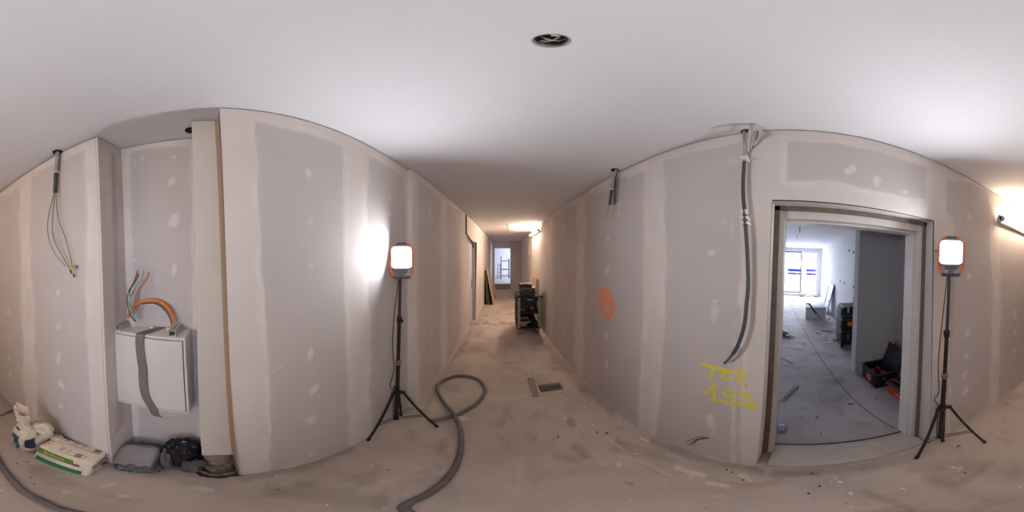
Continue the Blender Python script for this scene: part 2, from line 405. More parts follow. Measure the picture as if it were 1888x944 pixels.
far_boards = [[(770, 331), (813, 366), (815, 560), (813, 684), (773, 738), (770, 560)], [(823, 376), (849, 392), (850, 560), (848, 632), (824, 668), (822, 560)],
    [(880, 424), (888, 430), (888, 560), (879, 572)], [(892, 433), (902, 442), (902, 545), (893, 552)]]
far_patches = [(793, 390, 5, 20), (794, 588, 3.5, 14), (795, 616, 3, 12), (795, 640, 3, 12), (796, 667, 3, 12), (836, 590, 2.5, 10), (836, 620, 2.5, 10)]
DOORL = (3.93, 4.80, -1, 2.04)
wall_y('wall_left_far', 'left corridor wall beyond the step, with a door', LB2, LT2, 1.462, 9.8, DW, -1, far_boards, far_patches, hole=DOORL, step_px=1.6, rows=240)
wall_seg('wall_step', 'narrow return where the left wall steps out', (-.80, 1.462), (-.716, 1.462), DW, nu=4, nv=4)
wall_seg('wall_end_edge', 'cut end of the left wall beside the boxed duct', (-.885, .1), (-.782, .1), mat('board_edge', (176, 148, 124), .85), nu=3, nv=3)
# left wall, behind part
LB0 = [(-6, -1.55), (-1.9, -1.035), (-.498, -.86)]; LT0 = [(-6, -1.30), (-1.66, -.94), (-.498, -.86)]
back_boards = [[(57, 325), (100, 302), (155, 277), (160, 405), (157, 540), (165, 711), (172, 860), (110, 850), (70, 800), (62, 560), (52, 400)],
    [(-60, 405), (-10, 372), (20, 352), (36, 345), (38, 560), (48, 780), (0, 740), (-40, 680)]]
back_patches = [(107, 602, 16, 18, 0, .5), (108, 660, 9, 30), (112, 708, 10, 20, -30), (113, 750, 9, 18, -30), (15, 575, 5, 14), (16, 625, 5, 12), (17, 660, 5, 14), (18, 690, 4, 12), (19, 712, 4, 10),
    (165, 450, 8, 100, 0, .4), (45, 600, 8, 200, 0, .4), (107, 540, 8, 12)]
wall_y('wall_left_back', 'left corridor wall behind the camera, warm lit', LB0, LT0, -6, -.498, DW, -1, back_boards, back_patches, step_px=2, rows=240)
wall_seg('wall_recess_side', 'side of the recess beside the meter cabinet', (-.86, -.498), (-1.062, -.452), DW,
         [[(204, 278), (212, 282), (218, 500), (222, 640), (228, 780), (214, 800), (212, 560)]], nu=50, nv=180, core=(0, -.014))
wall_seg('wall_recess', 'back wall of the recess behind the meter cabinet', (-1.062, -.452), (-1.045, .12), DW,
         [[(241, 284), (257, 277), (346, 268), (352, 268), (355, 560), (365, 780), (368, 860), (258, 860), (256, 797), (245, 560), (243, 400)]],
         [(317, 334, 28, 18, -30), (322, 405, 22, 34, 25), (321, 497, 12, 30, 12), (262, 290, 8, 5), (248, 480, 8, 8), (248, 300, 8, 24, 0, .5), (320, 290, 10, 8), (288, 514, 14, 22, 0, .3),
          (317, 766, 8, 6, 0, .5), (325, 797, 8, 8, 0, .4), (246, 600, 8, 60, 0, .4)], nu=120, nv=240, core=(-.014, 0))
# corridor closures
mb = MB(); mb.span((-1.8, -6.1, 0), (1.2, -6, CE)); struct('wall_back', mb, PLAIN, 'plain wall closing the corridor behind')
# end wall with door opening
e0, e1 = -.255, .56
mb = MB(); mb.span((-.75, 9.8, 0), (e0, 9.95, CE)); mb.span((e1, 9.8, 0), (1.35, 9.95, CE)); mb.span((e0, 9.8, 2.12), (e1, 9.95, CE))
mb.span((e0, 9.8, 0), (e1, 9.95, .02)); struct('wall_end', mb, PLAIN, 'far end wall of the corridor around the bright doorway')
mb = MB(); mb.span((e0, 9.76, .0), (e1, 9.98, .26)); o = struct('trim_1', mb, mat('raw_sill', (150, 134, 120), .9, noise=.15), 'raw raised sill in the far doorway')
# the bright room beyond the end door
mb = MB(); mb.span((-2.4, 14, 0), (2.6, 14.1, CE)); mb.span((-2.5, 9.95, 0), (-2.4, 14, CE))
mb.span((2.4, 9.95, 0), (2.5, 11.5, CE)); mb.span((2.4, 12.9, 0), (2.5, 14, CE)); mb.span((2.4, 11.5, 0), (2.5, 12.9, .9)); mb.span((2.4, 11.5, 2.2), (2.5, 12.9, CE))
mb.span((-2.4, 9.9, 0), (-.75, 9.95, CE)); mb.span((1.35, 9.9, 0), (2.4, 9.95, CE))
struct('wall_far_room', mb, ROOMW, 'pale walls of the room beyond the far doorway')
mb = MB(); mb.span((-2.4, 9.95, 0), (2.4, 14, .24)); struct('floor_far_room', mb, mat('far_floor', (176, 176, 182), .6, noise=.1), 'pale floor of the room beyond the far doorway')
# left door recess
mb = MB(); jx = -.84
mb.span((jx, 3.93 - .02, 0), (-.655, 3.93, 2.04)); mb.span((jx, 4.80, 0), (-.617, 4.82, 2.04)); mb.span((jx, 3.93, 2.04), (-.63, 4.80, 2.06)); 
struct('trim_2', mb, mat('pale_jamb', (196, 192, 196), .6), 'pale jamb of the left corridor door')
d = thing('door_1', 'closed pale blue-grey door in the left corridor wall', None, (-.74, 4.36, 0)); d['kind'] = 'structure'
mb = MB(); mb.span((-.74, 3.93, .02), (-.70, 4.80, 2.0)); mb.build('door_leaf', mat('door_blue_grey', (178, 184, 204), .5), d, bevel=.003)
mb = MB(); mb.span((-.70, 4.62, .90), (-.685, 4.66, 1.12)); mb.tube([(-.69, 4.64, 1.05), (-.65, 4.64, 1.05), (-.65, 4.54, 1.05)], .009); mb.build('handle', STEEL, d, bevel=.002)
for k in (.35, 1.75):
    mb = MB(); mb.tube([(-.692, 3.97, k - .05), (-.692, 3.97, k + .05)], .008); mb.build('hinge', STEEL, d)
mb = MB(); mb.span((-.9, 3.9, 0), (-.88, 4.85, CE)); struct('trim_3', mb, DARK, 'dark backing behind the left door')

# ceiling with the round cut-out
HX, HY, HR = .096, .366, .033
hc_ = (.094, .366)
mb = MB(); x0, x1, y0, y1 = -3, 1.35, -6.1, 14.1; q = .12
for (a, b, c, d_) in ((x0, hc_[0] - q, y0, y1), (hc_[0] + q, x1, y0, y1), (hc_[0] - q, hc_[0] + q, y0, hc_[1] - q), (hc_[0] - q, hc_[0] + q, hc_[1] + q, y1)):
    mb.add([(a, c, CE), (b, c, CE), (b, d_, CE), (a, d_, CE)], [(0, 3, 2, 1)])
n = 48; inner = []; outer = []
for k in range(n):
    t = 2 * math.pi * k / n; cx, sy = math.cos(t), math.sin(t); mxx = max(abs(cx), abs(sy))
    inner.append((hc_[0] + HR * cx, hc_[1] + HR * sy, CE)); outer.append((hc_[0] + q * cx / mxx, hc_[1] + q * sy / mxx, CE))
top = [(a, b, CE + .012) for a, b, _ in inner]
mb.add(inner + outer + top, [(k, (k + 1) % n, n + (k + 1) % n, n + k) for k in range(n)] + [(k, (k + 1) % n, 2 * n + (k + 1) % n, 2 * n + k) for k in range(n)])
mb.add([(x1, -6.1, CE), (2.6, -6.1, CE), (2.6, 14.1, CE), (x1, 14.1, CE)], [(0, 3, 2, 1)]) if False else None
struct('ceiling', mb, CEIL, 'smooth white plasterboard corridor ceiling')
mb = MB(); mb.span((1.35, 9.9, CE), (2.6, 14.1, CE + .05)); struct('ceiling_far_room', mb, CEIL, 'ceiling of the room beyond the far doorway')
mb = MB(); mb.span((hc_[0] - .3, hc_[1] - .3, CE + .16), (hc_[0] + .3, hc_[1] + .3, CE + .17)); mb.span((hc_[0] - .3, hc_[1] - .31, CE + .01), (hc_[0] + .3, hc_[1] - .3, CE + .17))
mb.span((hc_[0] - .3, hc_[1] + .3, CE + .01), (hc_[0] + .3, hc_[1] + .31, CE + .17)); mb.span((hc_[0] - .31, hc_[1] - .3, CE + .01), (hc_[0] - .3, hc_[1] + .3, CE + .17)); mb.span((hc_[0] + .3, hc_[1] - .3, CE + .01), (hc_[0] + .31, hc_[1] + .3, CE + .17))
struct('ceiling_void', mb, mat('void_dark', (66, 54, 50), .9), 'dark void above the round ceiling hole')

# corridor floor
xs = np.arange(-1.62, 1.19, .0125)
ys = [-6.0]
while ys[-1] < 9.85: ys.append(ys[-1] + float(np.clip(.0125 * (1 + max(0, abs(ys[-1]) - 1.6) ** 1.5), .0125, .12)))
ys = np.array(ys); Xg, Yg = np.meshgrid(xs, ys, indexing='ij'); P = np.stack([Xg.ravel(), Yg.ravel(), np.zeros(Xg.size)], 1)
cavity = (Xg > .43) & (Xg < .69) & (Yg > 1.90) & (Yg < 2.05)
jag = fbm(Xg * 30, Yg * 30, 3)
P[:, 2] = np.where(cavity.ravel(), -.045 + .012 * jag.ravel(), 0)
pipehole = (np.hypot(Xg + .915, Yg - .02) < .13 + .012 * jag).ravel(); P[pipehole, 2] = -.05
px, py = proj_np(P); M = np.zeros((len(P), 4), np.float32)
nz = fbm(Xg * 8, Yg * 8, 2).ravel(); nf = fbm(Xg * 25, Yg * 25, 4).ravel()
for pts, wd, st in [([(1178, 848), (1205, 862), (1236, 877)], 4, .6), ([(1246, 862), (1270, 870), (1299, 876)], 7, .85), ([(1272, 880), (1276, 872)], 5, .7), ([(1303, 889), (1325, 892), (1342, 896)], 6, .8),
        ([(1364, 877), (1375, 880), (1383, 885)], 6, .8), ([(1141, 855)] * 2, 7, .85), ([(1310, 914), (1335, 915)], 5, .3), ([(1108, 855), (1118, 856)], 5, .35), ([(1118, 806), (1150, 830)], 3, .4),
        ([(1230, 838), (1260, 846)], 8, .3), ([(190, 897), (200, 895), (212, 891)], 4.5, .7), ([(219, 915), (230, 915), (236, 914)], 4, .75), ([(118, 906), (129, 907)], 2.5, .6), ([(356, 899), (390, 903)], 5, .4),
        ([(1460, 815), (1540, 812)], 5, .5), ([(1370, 850), (1398, 858)], 4, .4), ([(955, 915), (960, 850)], 10, .12), ([(846, 774), (856, 772)], 3, .4), ([(1150, 842), (1185, 870), (1225, 888)], 16, .18),
        ([(1840, 800), (1850, 804)], 4, .35), ([(1750, 860), (1775, 865)], 4, .3)]:
    dd = line_d(px, py, pts); M[:, 0] = np.maximum(M[:, 0], st * .8 * sst(wd * .85, wd * .3, dd + nf * 1.6))
for pts, wd, st in [([(-40, 775), (0, 766), (26, 757)], .8, .9), ([(1025, 840), (1070, 850)], 8, .25), ([(1060, 825), (1080, 840)], 8, .3), ([(560, 905), (640, 920)], 18, .3), ([(640, 925), (700, 925)], 14, .3), ([(500, 905), (560, 915)], 10, .25), ([(1430, 873), (1510, 874)], 8, .35),
        ([(1590, 905), (1640, 925), (1680, 940)], 5, .22), ([(1110, 870), (1165, 893)], 2.5, .4), ([(1050, 780), (1056, 784)], 6, .35), ([(865, 596), (960, 598)], 1.6, .5), ([(1700, 880), (1760, 900)], 9, .18), ([(1380, 862), (1404, 866)], 4, .4),
        ([(780, 700), (850, 640), (863, 615)], 8, .3), ([(1010, 640), (1050, 690), (1130, 762)], 8, .3), ([(450, 880), (560, 862), (650, 824)], 7, .35), ([(1200, 812), (1290, 846), (1395, 866)], 6, .25), ([(880, 640), (930, 640)], 12, .12)]:
    dd = line_d(px, py, pts); M[:, 1] = np.maximum(M[:, 1], st * sst(wd * 1.6, wd * .2, dd + nz * 4))
M[:, 1] = np.where(cavity.ravel() | pipehole, np.maximum(M[:, 1], .75), M[:, 1])
nxx, nyy = Xg.shape; ii, jj = np.meshgrid(np.arange(nxx - 1), np.arange(nyy - 1), indexing='ij'); a = (ii * nyy + jj).ravel()
me = bpy.data.meshes.new('floor'); me.from_pydata(P.tolist(), [], np.stack([a, a + nyy, a + nyy + 1, a + 1], 1).tolist()); me.materials.append(FLOORM); set_mask(me, M)
o = bpy.data.objects.new('floor', me); COL.objects.link(o); tag(o, 'dusty grey-brown concrete corridor floor with plaster smears', None, None, 'structure')

# ------------------------------------------------------------ the room behind the doorway
def rx(y): return float(interp(RB, y))
RW = -1.25; EX = 9.8
# doorway reveals (plaster) and steel frame
mb = MB()
mb.span((.905, YR - .12, 0), (1.30, YR - .003, ZT + .3)); 
mb2 = MB(); mb2.add([(rx(YR), YR, 0), (1.20, YR, 0), (1.20, YR, ZT), (.985, YR, ZT)], [(0, 1, 2, 3)])
mb2.add([(.898, YL, 0), (1.20, YL, 0), (1.20, YL, ZT), (.966, YL, ZT)], [(3, 2, 1, 0)])
mb2.add([(.985, YR, ZT), (1.20, YR, ZT), (1.20, YL, ZT), (.966, YL, ZT)], [(0, 1, 2, 3)])
struct('trim_4', mb2, mat('reveal_plaster', (200, 195, 192), .8, noise=.05, nscale=5), 'plastered reveal around the wide doorway')
mb = MB()
for (a, b) in (((1.055, YR + .001, 0), (1.12, YR + .022, ZT - .001)), ((1.055, YL - .030, 0), (1.12, YL - .001, ZT - .001)), ((1.055, YR, ZT - .026), (1.12, YL, ZT - .001))):
    mb.span(a, b)
struct('trim_5', mb, mat('groove_shade', (118, 104, 92), .85, noise=.25, nscale=30), 'dark gap strip between reveal and door frame')  # solid dark strip, its colour stands in for the shaded groove
fx0, fx1 = 1.075, 1.225
d = thing('door_2', 'pale steel frame lining the wide doorway', None, (fx0, (YL + YR) / 2, 0)); d['kind'] = 'structure'
FM = mat('frame_offwhite', (208, 204, 200), .5, noise=.05, nscale=8)
for nm, a, b in (('frame_post', (fx0, YR + .018, 0), (fx1, YR + .055, ZT - .022)), ('frame_post', (fx0, YL - .06, 0), (fx1, YL - .026, ZT - .022)), ('frame_head', (fx0, YR + .055, ZT - .072), (fx1, YL - .06, ZT - .022))):
    mb = MB(); mb.span(a, b); mb.build(nm, FM, d, bevel=.003)
for nm, a, b in (('stop_post', (1.12, YR + .055, .02), (fx1, YR + .068, ZT - .072)), ('stop_head', (1.12, YR + .055, ZT - .085), (fx1, YL - .06, ZT - .072))):
    mb = MB(); mb.span(a, b); mb.build(nm, FM, d, bevel=.002)
# threshold slab
mb = MB(); mb.prism([(.905, YL - .055, 0), (.935, -.40, 0), (.965, YR + .01, 0), (1.172, YR + .02, 0), (1.172, YL - .055, 0)], (0, 0, .022))
o = mb.build('threshold_slab', mat('screed_threshold', (186, 176, 166), .8, noise=.12, nscale=6, bump=.2)); tag(o, 'worn pale screed threshold slab across the wide doorway', None, None, 'structure')
mb = MB(); mb.span((1.172, YR + .055, 0), (1.182, YL - .06, .027)); o = struct('trim_6', mb, mat('black_seal', (24, 22, 24), .6), 'thin black seal strip along the threshold')
mb = MB(); mb.span((1.182, -1.46, -.02), (EX + .1, 3.05, .012))
o = mb.build('floor_room', ROOMF); set_mask(o.data, np.zeros((8, 4))); tag(o, 'grey screed floor of the bright room', None, None, 'structure')
RZ = .012
mb = MB(); pj = [PF(*q) for q in ((1452.6, 552.9), (1476.4, 598.5), (1498.6, 638.6), (1529.8, 686), (1568.4, 732), (1604, 763), (1650, 791.4))]
pj[0] = Vector((7.6, .2, 0)); pj = spline(pj, 3)
V = []; 
for p in pj: V += [(p.x, p.y - .007, RZ + .001), (p.x, p.y + .007, RZ + .001)]
mb.add(V, [(2 * i, 2 * i + 1, 2 * i + 3, 2 * i + 2) for i in range(len(pj) - 1)])
struct('trim_7', mb, mat('joint_dust', (118, 102, 94), .9), 'thin brown joint line across the room floor')
mb = MB(); mb.span((1.0, -1.5, CE), (EX + .2, 3.1, CE + .05)); struct('ceiling_room', mb, CEIL, 'white ceiling of the bright room')
# room walls
mb = MB(); mb.span((2.65, RW - .1, 0), (EX, RW, CE)); struct('wall_room_right', mb, ROOMW, 'long pale right wall of the bright room')
mb = MB(); mb.span((2.45, -.823, 0), (2.65, -1.46, CE)); struct('wall_room_partition', mb, mat('partition_grey', (176, 172, 172), .8, noise=.05, nscale=2), 'grey partition beside the open toolbox')
mb = MB(); mb.span((1.18, -1.56, 0), (2.6, -1.46, CE)); struct('wall_room_niche', mb, mat('partition_grey', (190, 188, 192), .8), 'niche wall behind the toolboxes')
mb = MB(); mb.span((1.10, YR - .7, 0), (1.20, YR + .018, CE)); mb.span((1.10, YL - .026, 0), (1.20, 3.1, CE)); mb.span((1.10, YR, ZT - .02), (1.20, YL, CE)); struct('wall_room_near', mb, ROOMW, 'room side of the doorway wall')
mb = MB(); mb.span((1.1, 3.0, 0), (EX, 3.1, CE)); struct('wall_room_left', mb, ROOMW, 'left wall of the bright room')
W0, W1, WZ0, WZ1 = -1.10, 1.9, .12, 2.33
mb = MB(); mb.span((EX, -1.35, 0), (EX + .3, W0, CE)); mb.span((EX, W1, 0), (EX + .3, 3.1, CE)); mb.span((EX, W0, WZ1), (EX + .3, W1, CE)); mb.span((EX, W0, 0), (EX + .3, W1, WZ0))
struct('wall_room_end', mb, ROOMW, 'window wall at the end of the bright room')
# windows
wn = thing('window_1', 'tall balcony window with glazed doors at the end of the room', None, (EX + .12, .4, WZ0)); wn['kind'] = 'structure'
WF = mat('window_white', (222, 220, 224), .5); WB = mat('window_bronze', (96, 62, 56), .6)
def ring(x, ya, yb, za, zb, t, dpt):
    m_ = MB(); m_.span((x, ya, za), (x + dpt, ya + t, zb)); m_.span((x, yb - t, za), (x + dpt, yb, zb)); m_.span((x, ya + t, za), (x + dpt, yb - t, za + t)); m_.span((x, ya + t, zb - t), (x + dpt, yb - t, zb)); return m_
gl = bpy.data.materials.new('clear_glass'); gl.use_nodes = True
_N, _L = gl.node_tree.nodes, gl.node_tree.links; _N.remove(_N['Principled BSDF'])
_t, _g, _m = _N.new('ShaderNodeBsdfTransparent'), _N.new('ShaderNodeBsdfGlossy'), _N.new('ShaderNodeMixShader')
_t.inputs[0].default_value = (.94, .96, .97, 1); _g.inputs['Roughness'].default_value = .03; _m.inputs[0].default_value = .06
_L.new(_t.outputs[0], _m.inputs[1]); _L.new(_g.outputs[0], _m.inputs[2]); _L.new(_m.outputs[0], _N['Material Output'].inputs[0])
def pane(x, ya, yb, za, zb, par):
    m_ = MB(); m_.span((x, ya, za), (x + .008, yb, zb)); m_.build('pane', gl, par)
f = ring(EX + .10, -.22, .80, .14, 2.31, .065, .07).build('door_frame', WB, wn, bevel=.004, label='bronze frame of the left glazed door'); pane(EX + .13, -.17, .75, .19, 2.27, f)
f = ring(EX + .06, -1.05, -.24, .14, 2.31, .07, .08).build('door_frame', WF, wn, bevel=.004, label='white frame of the right glazed door'); pane(EX + .1, -.98, -.31, .21, 2.24, f)
f = ring(EX + .10, .84, 1.88, .14, 2.31, .07, .08).build('door_frame', WF, wn, bevel=.004); pane(EX + .13, .9, 1.8, .21, 2.24, f)
mb = MB(); mb.span((EX + .02, -1.10, .12), (EX + .2, -1.05, 2.33)); mb.span((EX + .02, -1.05, 2.31), (EX + .2, 1.9, 2.33)); mb.build('outer_frame', WF, wn, bevel=.003)
mb = MB(); mb.span((EX + .09, -.28, 1.05), (EX + .07, -.25, 1.35)); mb.build('handle', WB, wn)
mb = MB(); mb.span((EX + .03, -1.0, 1.28), (EX + .05, -.3, 1.31)); mb.span((EX + .03, -.98, 1.95), (EX + .05, -.3, 1.965)); mb.build('crossbar', WF, wn)
# balcony and the building opposite
mb = MB(); mb.span((EX + .3, -3, -.1), (EX + 2, 3, .05)); o = mb.build('balcony_slab', mat('balcony_concrete', (180, 178, 176), .8)); tag(o, 'concrete balcony floor outside the window', None, None, 'structure')
t = thing('balcony_railing', 'pale balcony railing outside the window', 'railing', (EX + 1.9, 0, .05))
mb = MB(); [mb.span((EX + 1.89, -2.9 + 1.45 * k, .05), (EX + 1.93, -2.86 + 1.45 * k, 1.12)) for k in range(5)]; mb.build('posts', WHITEP, t, kind='stuff')
mb = MB(); mb.span((EX + 1.88, -3, 1.12), (EX + 1.94, 3, 1.18)); mb.build('handrail', WHITEP, t)
mb = MB(); mb.span((EX + 1.90, -3, .1), (EX + 1.92, 3, 1.0)); mb.build('panel', mat('rail_panel', (214, 214, 220), .5), t)
t = thing('apartment_building', 'white building with dark blue windows across the street', 'building', (32, 1, -6))
mb = MB(); mb.span((32, -16, -6), (33, 16, 4.5)); mb.build('facade', mat('white_render', (236, 236, 238), .8), t)
for k in range(7):
    yy = -9.8 + 3.1 * k
    mb = MB(); mb.span((31.95, yy, -.3), (32.02, yy + 2.1, .8)); mb.build('window', mat('blue_glass', (9, 15, 52), 1.0, spec=0), t)

# right room-wall sockets (small dark marks)
for k, (a, b) in enumerate([(1566, 462), (1574, 465), (1549.5, 519), (1557, 521.5), (1574, 529), (1518, 506)]):
    p = PY(a, b, RW); mb = MB(); mb.tube([(p.x, RW + .0005, p.z), (p.x, RW + .012, p.z)], .034, 12)
    o = mb.build('socket_box', mat('socket_dark', (92, 84, 88), .7), loc=(p.x, RW, p.z))
    tag(o, ['high dark socket hole, left of two near the partition', 'high dark socket hole right beside the partition edge', 'left of two low socket holes above the leaning sash', 'right of two low socket holes above the leaning sash', 'low dark socket hole above the tool trolley', 'small switch hole beside the balcony window'][k], 'socket', 'socket holes in the room wall')

mb = MB(); mb.span((-1.85, -6.1, 0), (-1.8, 9.95, CE + .2)); mb.span((-1.8, 9.95, 0), (-.75, 9.9, CE)); struct('light_block_left', mb, DARK, 'added light-blocking shell behind the left corridor wall')  # unseen shell added to keep sky light from leaking through the left walls
mb = MB(); mb.span((1.3, 3.1, 0), (1.35, 9.9, CE + .2)); mb.span((1.1, -6.1, 0), (1.15, -1.56, CE + .2)); struct('light_block_right', mb, DARK, 'added light-blocking shell behind the right corridor wall')  # unseen counterpart on the right, added to block stray sky light

# ------------------------------------------------------------ tripod work lights
def frame_tube(fr, pts, r, n=8):
    c, rt, up, nm = fr; m_ = MB(); m_.tube([c + rt * a + up * b + nm * d_ for a, b, d_ in pts], r, n, cap=False); return m_
def fr_prism(mb, fr, pts2, z0, z1):
    c, rt, up, nm = fr; mb.prism([c + rt * a + up * b + nm * z0 for a, b in pts2], nm * (z1 - z0))
def rrect(wd, hh, r, n=5, cx=0, cy=0):
    out = []
    for sx, sy, a0 in ((1, 1, 0), (-1, 1, 90), (-1, -1, 180), (1, -1, 270)):
        for k in range(n + 1):
            a = math.radians(a0 + 90 * k / n); out.append((cx + sx * (wd / 2 - r) + r * math.cos(a), cy + sy * (hh / 2 - r) + r * math.sin(a)))
    return out
def work_light(label, polebase, poletop, zring, zcol, zhub, feet, head, energy, cable_side):
    pb, pt = Vector(polebase), Vector(poletop)
    t = thing('work_light', label, 'work light', (pb.x, pb.y, 0), 'tripod work lights')
    at = lambda z: pb + (pt - pb) * ((z - pb.z) / (pt.z - pb.z))
    mb = MB(); mb.tube([pb, at(zring)], .0165, 14); mb.build('lower_pole', BLACKM, t, smooth=False)
    mb = MB(); mb.tube([at(zring), at(zcol)], .0135, 12); mb.build('middle_pole', BLACKM, t)
    mb = MB(); mb.tube([at(zcol), pt], .0105, 12); mb.build('upper_pole', mat('pole_charcoal', (52, 52, 62), .4), t)
    mb = MB(); mb.tube([at(zring - .022), at(zring + .022)], .021, 14); mb.build('collar', GREYP, t, bevel=.003)
    mb = MB(); mb.tube([at(zring - .008), at(zring + .002)], .0225, 14); mb.build('collar_ring', mat('red_ring', (150, 60, 46), .5), t, label='thin red ring')
    mb = MB(); mb.tube([at(zcol - .025), at(zcol + .025)], .019, 14); mb.box(at(zcol) + Vector((.022, -.01, 0)), (.03, .012, .02)); mb.build('collar', BLACKP, t, bevel=.002)
    hub = at(zhub)
    mb = MB(); mb.tube([at(zhub - .022), at(zhub + .022)], .026, 14)
    dirs = []
    for f in feet:
        dd = Vector((f[0] - hub.x, f[1] - hub.y, 0)).normalized(); dirs.append(dd); mb.box(hub + dd * .035, (.05, .02, .03), Matrix.Rotation(math.atan2(dd.y, dd.x), 4, 'Z'))
    mb.build('leg_hub', BLACKP, t, bevel=.003)
    mb = MB(); mb.tube([hub + Vector((-.02, .02, .0)), hub + Vector((-.045, .045, .0))], .006, 8); mb.tube([hub + Vector((-.045, .045, .0)), hub + Vector((-.055, .055, .0))], .013, 10); mb.build('clamp_knob', BLACKP, t)
    low = at(pb.z + .02)
    mb = MB(); mb.tube([at(pb.z - .004), at(pb.z + .035)], .022, 12)
    mb.build('brace_hub', BLACKP, t, bevel=.002)
    for f, dd in zip(feet, dirs):
        a = hub + dd * .05 + Vector((0, 0, -.005)); fv = Vector((f[0], f[1], .012)); mid = a + (fv - a) * .62
        mb = MB(); mb.tube([a, fv], [.0105, .0105], 10); lg = mb.build('leg', BLACKM, t)
        mb = MB(); mb.tube([a + (fv - a) * .96, Vector((f[0], f[1], .001)) + dd * .004], .0135, 10); mb.build('rubber_foot', RUBBER, lg)
        for sgn in (-1, 1):
            sd = Vector((-dd.y, dd.x, 0)) * .012 * sgn
            mb = MB(); mb.tube([low + dd * .018 + sd, mid + sd * .9], .0038, 6); mb.build('brace', BLACKM, t)
    # head facing the camera
    c = Vector(head); nm = (Vector((0, 0, HC - .02)) - c); nm.z = 0; nm.normalize(); nm = (nm + Vector((0, 0, .22))).normalized()
    rt = Vector((0, 0, 1)).cross(nm).normalized() * 1; up = nm.cross(rt).normalized(); fr = (c, rt, up, nm)
    mb = MB(); fr_prism(mb, fr, rrect(.150, .172, .03), -.045, -.006); mb.build('housing', mat('lamp_housing_grey', (104, 106, 122), .5), t, bevel=.003)
    # raised rim around the panel
    o_, i_ = rrect(.156, .178, .033), rrect(.146, .158, .026); n = len(o_)
    mb = MB(); V = [c + rt * a + up * b + nm * z for z, L_ in ((-.006, o_), (.016, o_), (.016, i_), (-.006, i_)) for a, b in L_]
    F = [(k * n + j, k * n + (j + 1) % n, ((k + 1) % 4) * n + (j + 1) % n, ((k + 1) % 4) * n + j) for k in range(4) for j in range(n)]
    mb.add(V, F); mb.build('rim', mat('lamp_rim_grey', (150, 152, 165), .5), t)
    mb = MB(); i2 = rrect(.145, .157, .026); mb.add([c + rt * a + up * b - nm * .0045 for a, b in i2], [tuple(range(n))])
    pn = mb.build('light_panel', mat('led_panel_%d' % int(energy), (248, 251, 255), .5, emit=energy), t, label='glowing white panel')
    # orange carrying frame
    pts = [(-.034, .112, .0), (-.060, .100, .0), (-.0785, .062, .0), (-.082, 0, 0), (-.080, -.060, .0), (-.074, -.105, 0), (-.050, -.139, 0), (0, -.143, 0), (.050, -.139, 0), (.074, -.105, 0), (.080, -.060, 0), (.082, 0, 0), (.0785, .062, 0), (.060, .100, 0), (.034, .112, 0)]
    m_ = frame_tube(fr, [(a, b, -.012) for a, b, _ in spline([Vector(p) for p in pts], 4)], .0075, 8); m_.build('carry_frame', ORANGE, t, smooth=True, label='orange tubular frame')
    m_ = frame_tube(fr, [(-.036, .1115, -.012), (0, .114, -.012), (.036, .1115, -.012)], .0085, 8); m_.build('grip', mat('grip_grey', (96, 94, 104), .6), t)
    mb = MB(); fr_prism(mb, fr, [(-.058, -.140), (-.066, -.128), (-.060, -.150), (.060, -.150), (.066, -.128), (.058, -.140)][0:0] + [(-.064, -.136), (-.056, -.153), (.056, -.153), (.064, -.136)], -.030, .004); mb.build('base_bar', mat('base_charcoal', (62, 62, 74), .5), t, bevel=.002)
    mb = MB(); fr_prism(mb, fr, rrect(.078, .022, .006, cy=-.100), -.02, .004); fr_prism(mb, fr, rrect(.032, .04, .004, cy=-.124), -.02, .0); mb.build('tilt_bracket', mat('bracket_grey', (92, 94, 108), .5), t, bevel=.002)
    mb = MB(); sgn = 1; mb.tube([c + rt * -.082 + up * .012 - nm * .01, c + rt * -.104 + up * .012 - nm * .01], .004, 8); mb.tube([c + rt * -.100 + up * .012 - nm * .01, c + rt * -.106 + up * .012 - nm * .01], .008, 8); mb.build('tilt_knob', GREYP, t)
    cs = [c - up * .145 - rt * .02 * cable_side - nm * .03]
    for z, off in ((1.30, .035), (1.0, .045), (.75, .03), (zhub + .08, .055), (zhub, .03), (pb.z + .05, .022)):
        cs.append(at(z) - rt * off * cable_side + nm * .004)
    mb = MB(); mb.tube(spline(cs, 6), .0032, 6); mb.build('power_cable', mat('cable_black', (40, 38, 40), .6), t)
    return t
work_light('tripod work light in front of the left wall, beside the grey hose', (-.742, 1.165, .11), (-.697, 1.205, 1.535), .827, 1.206, .495,
           [(-.780, .880), (-.457, 1.266), (-.775, 1.30)], (-.688, 1.212, 1.678), LAMP_L, 1)
work_light('tripod work light to the right of the wide doorway, near the wall tube lamp', (.872, -.868, .16), (.857, -.886, 1.66), .90, 1.238, .576,
           [(.834, -.667), (.688, -1.100), (.905, -.93)], (.852, -.892, 1.782), LAMP_R, 1)
# cable hook on the left wall next to the lamp and a small disc on the floor
mb = MB(); mb.tube([PF(736, 768) + Vector((0, 0, .001)), PF(736, 768) + Vector((0, 0, .014))], .035, 16); o = mb.build('round_disc', WHITEP, loc=PF(736, 768), bevel=.003)
tag(o, 'pale round disc lying under the left work light', 'disc')

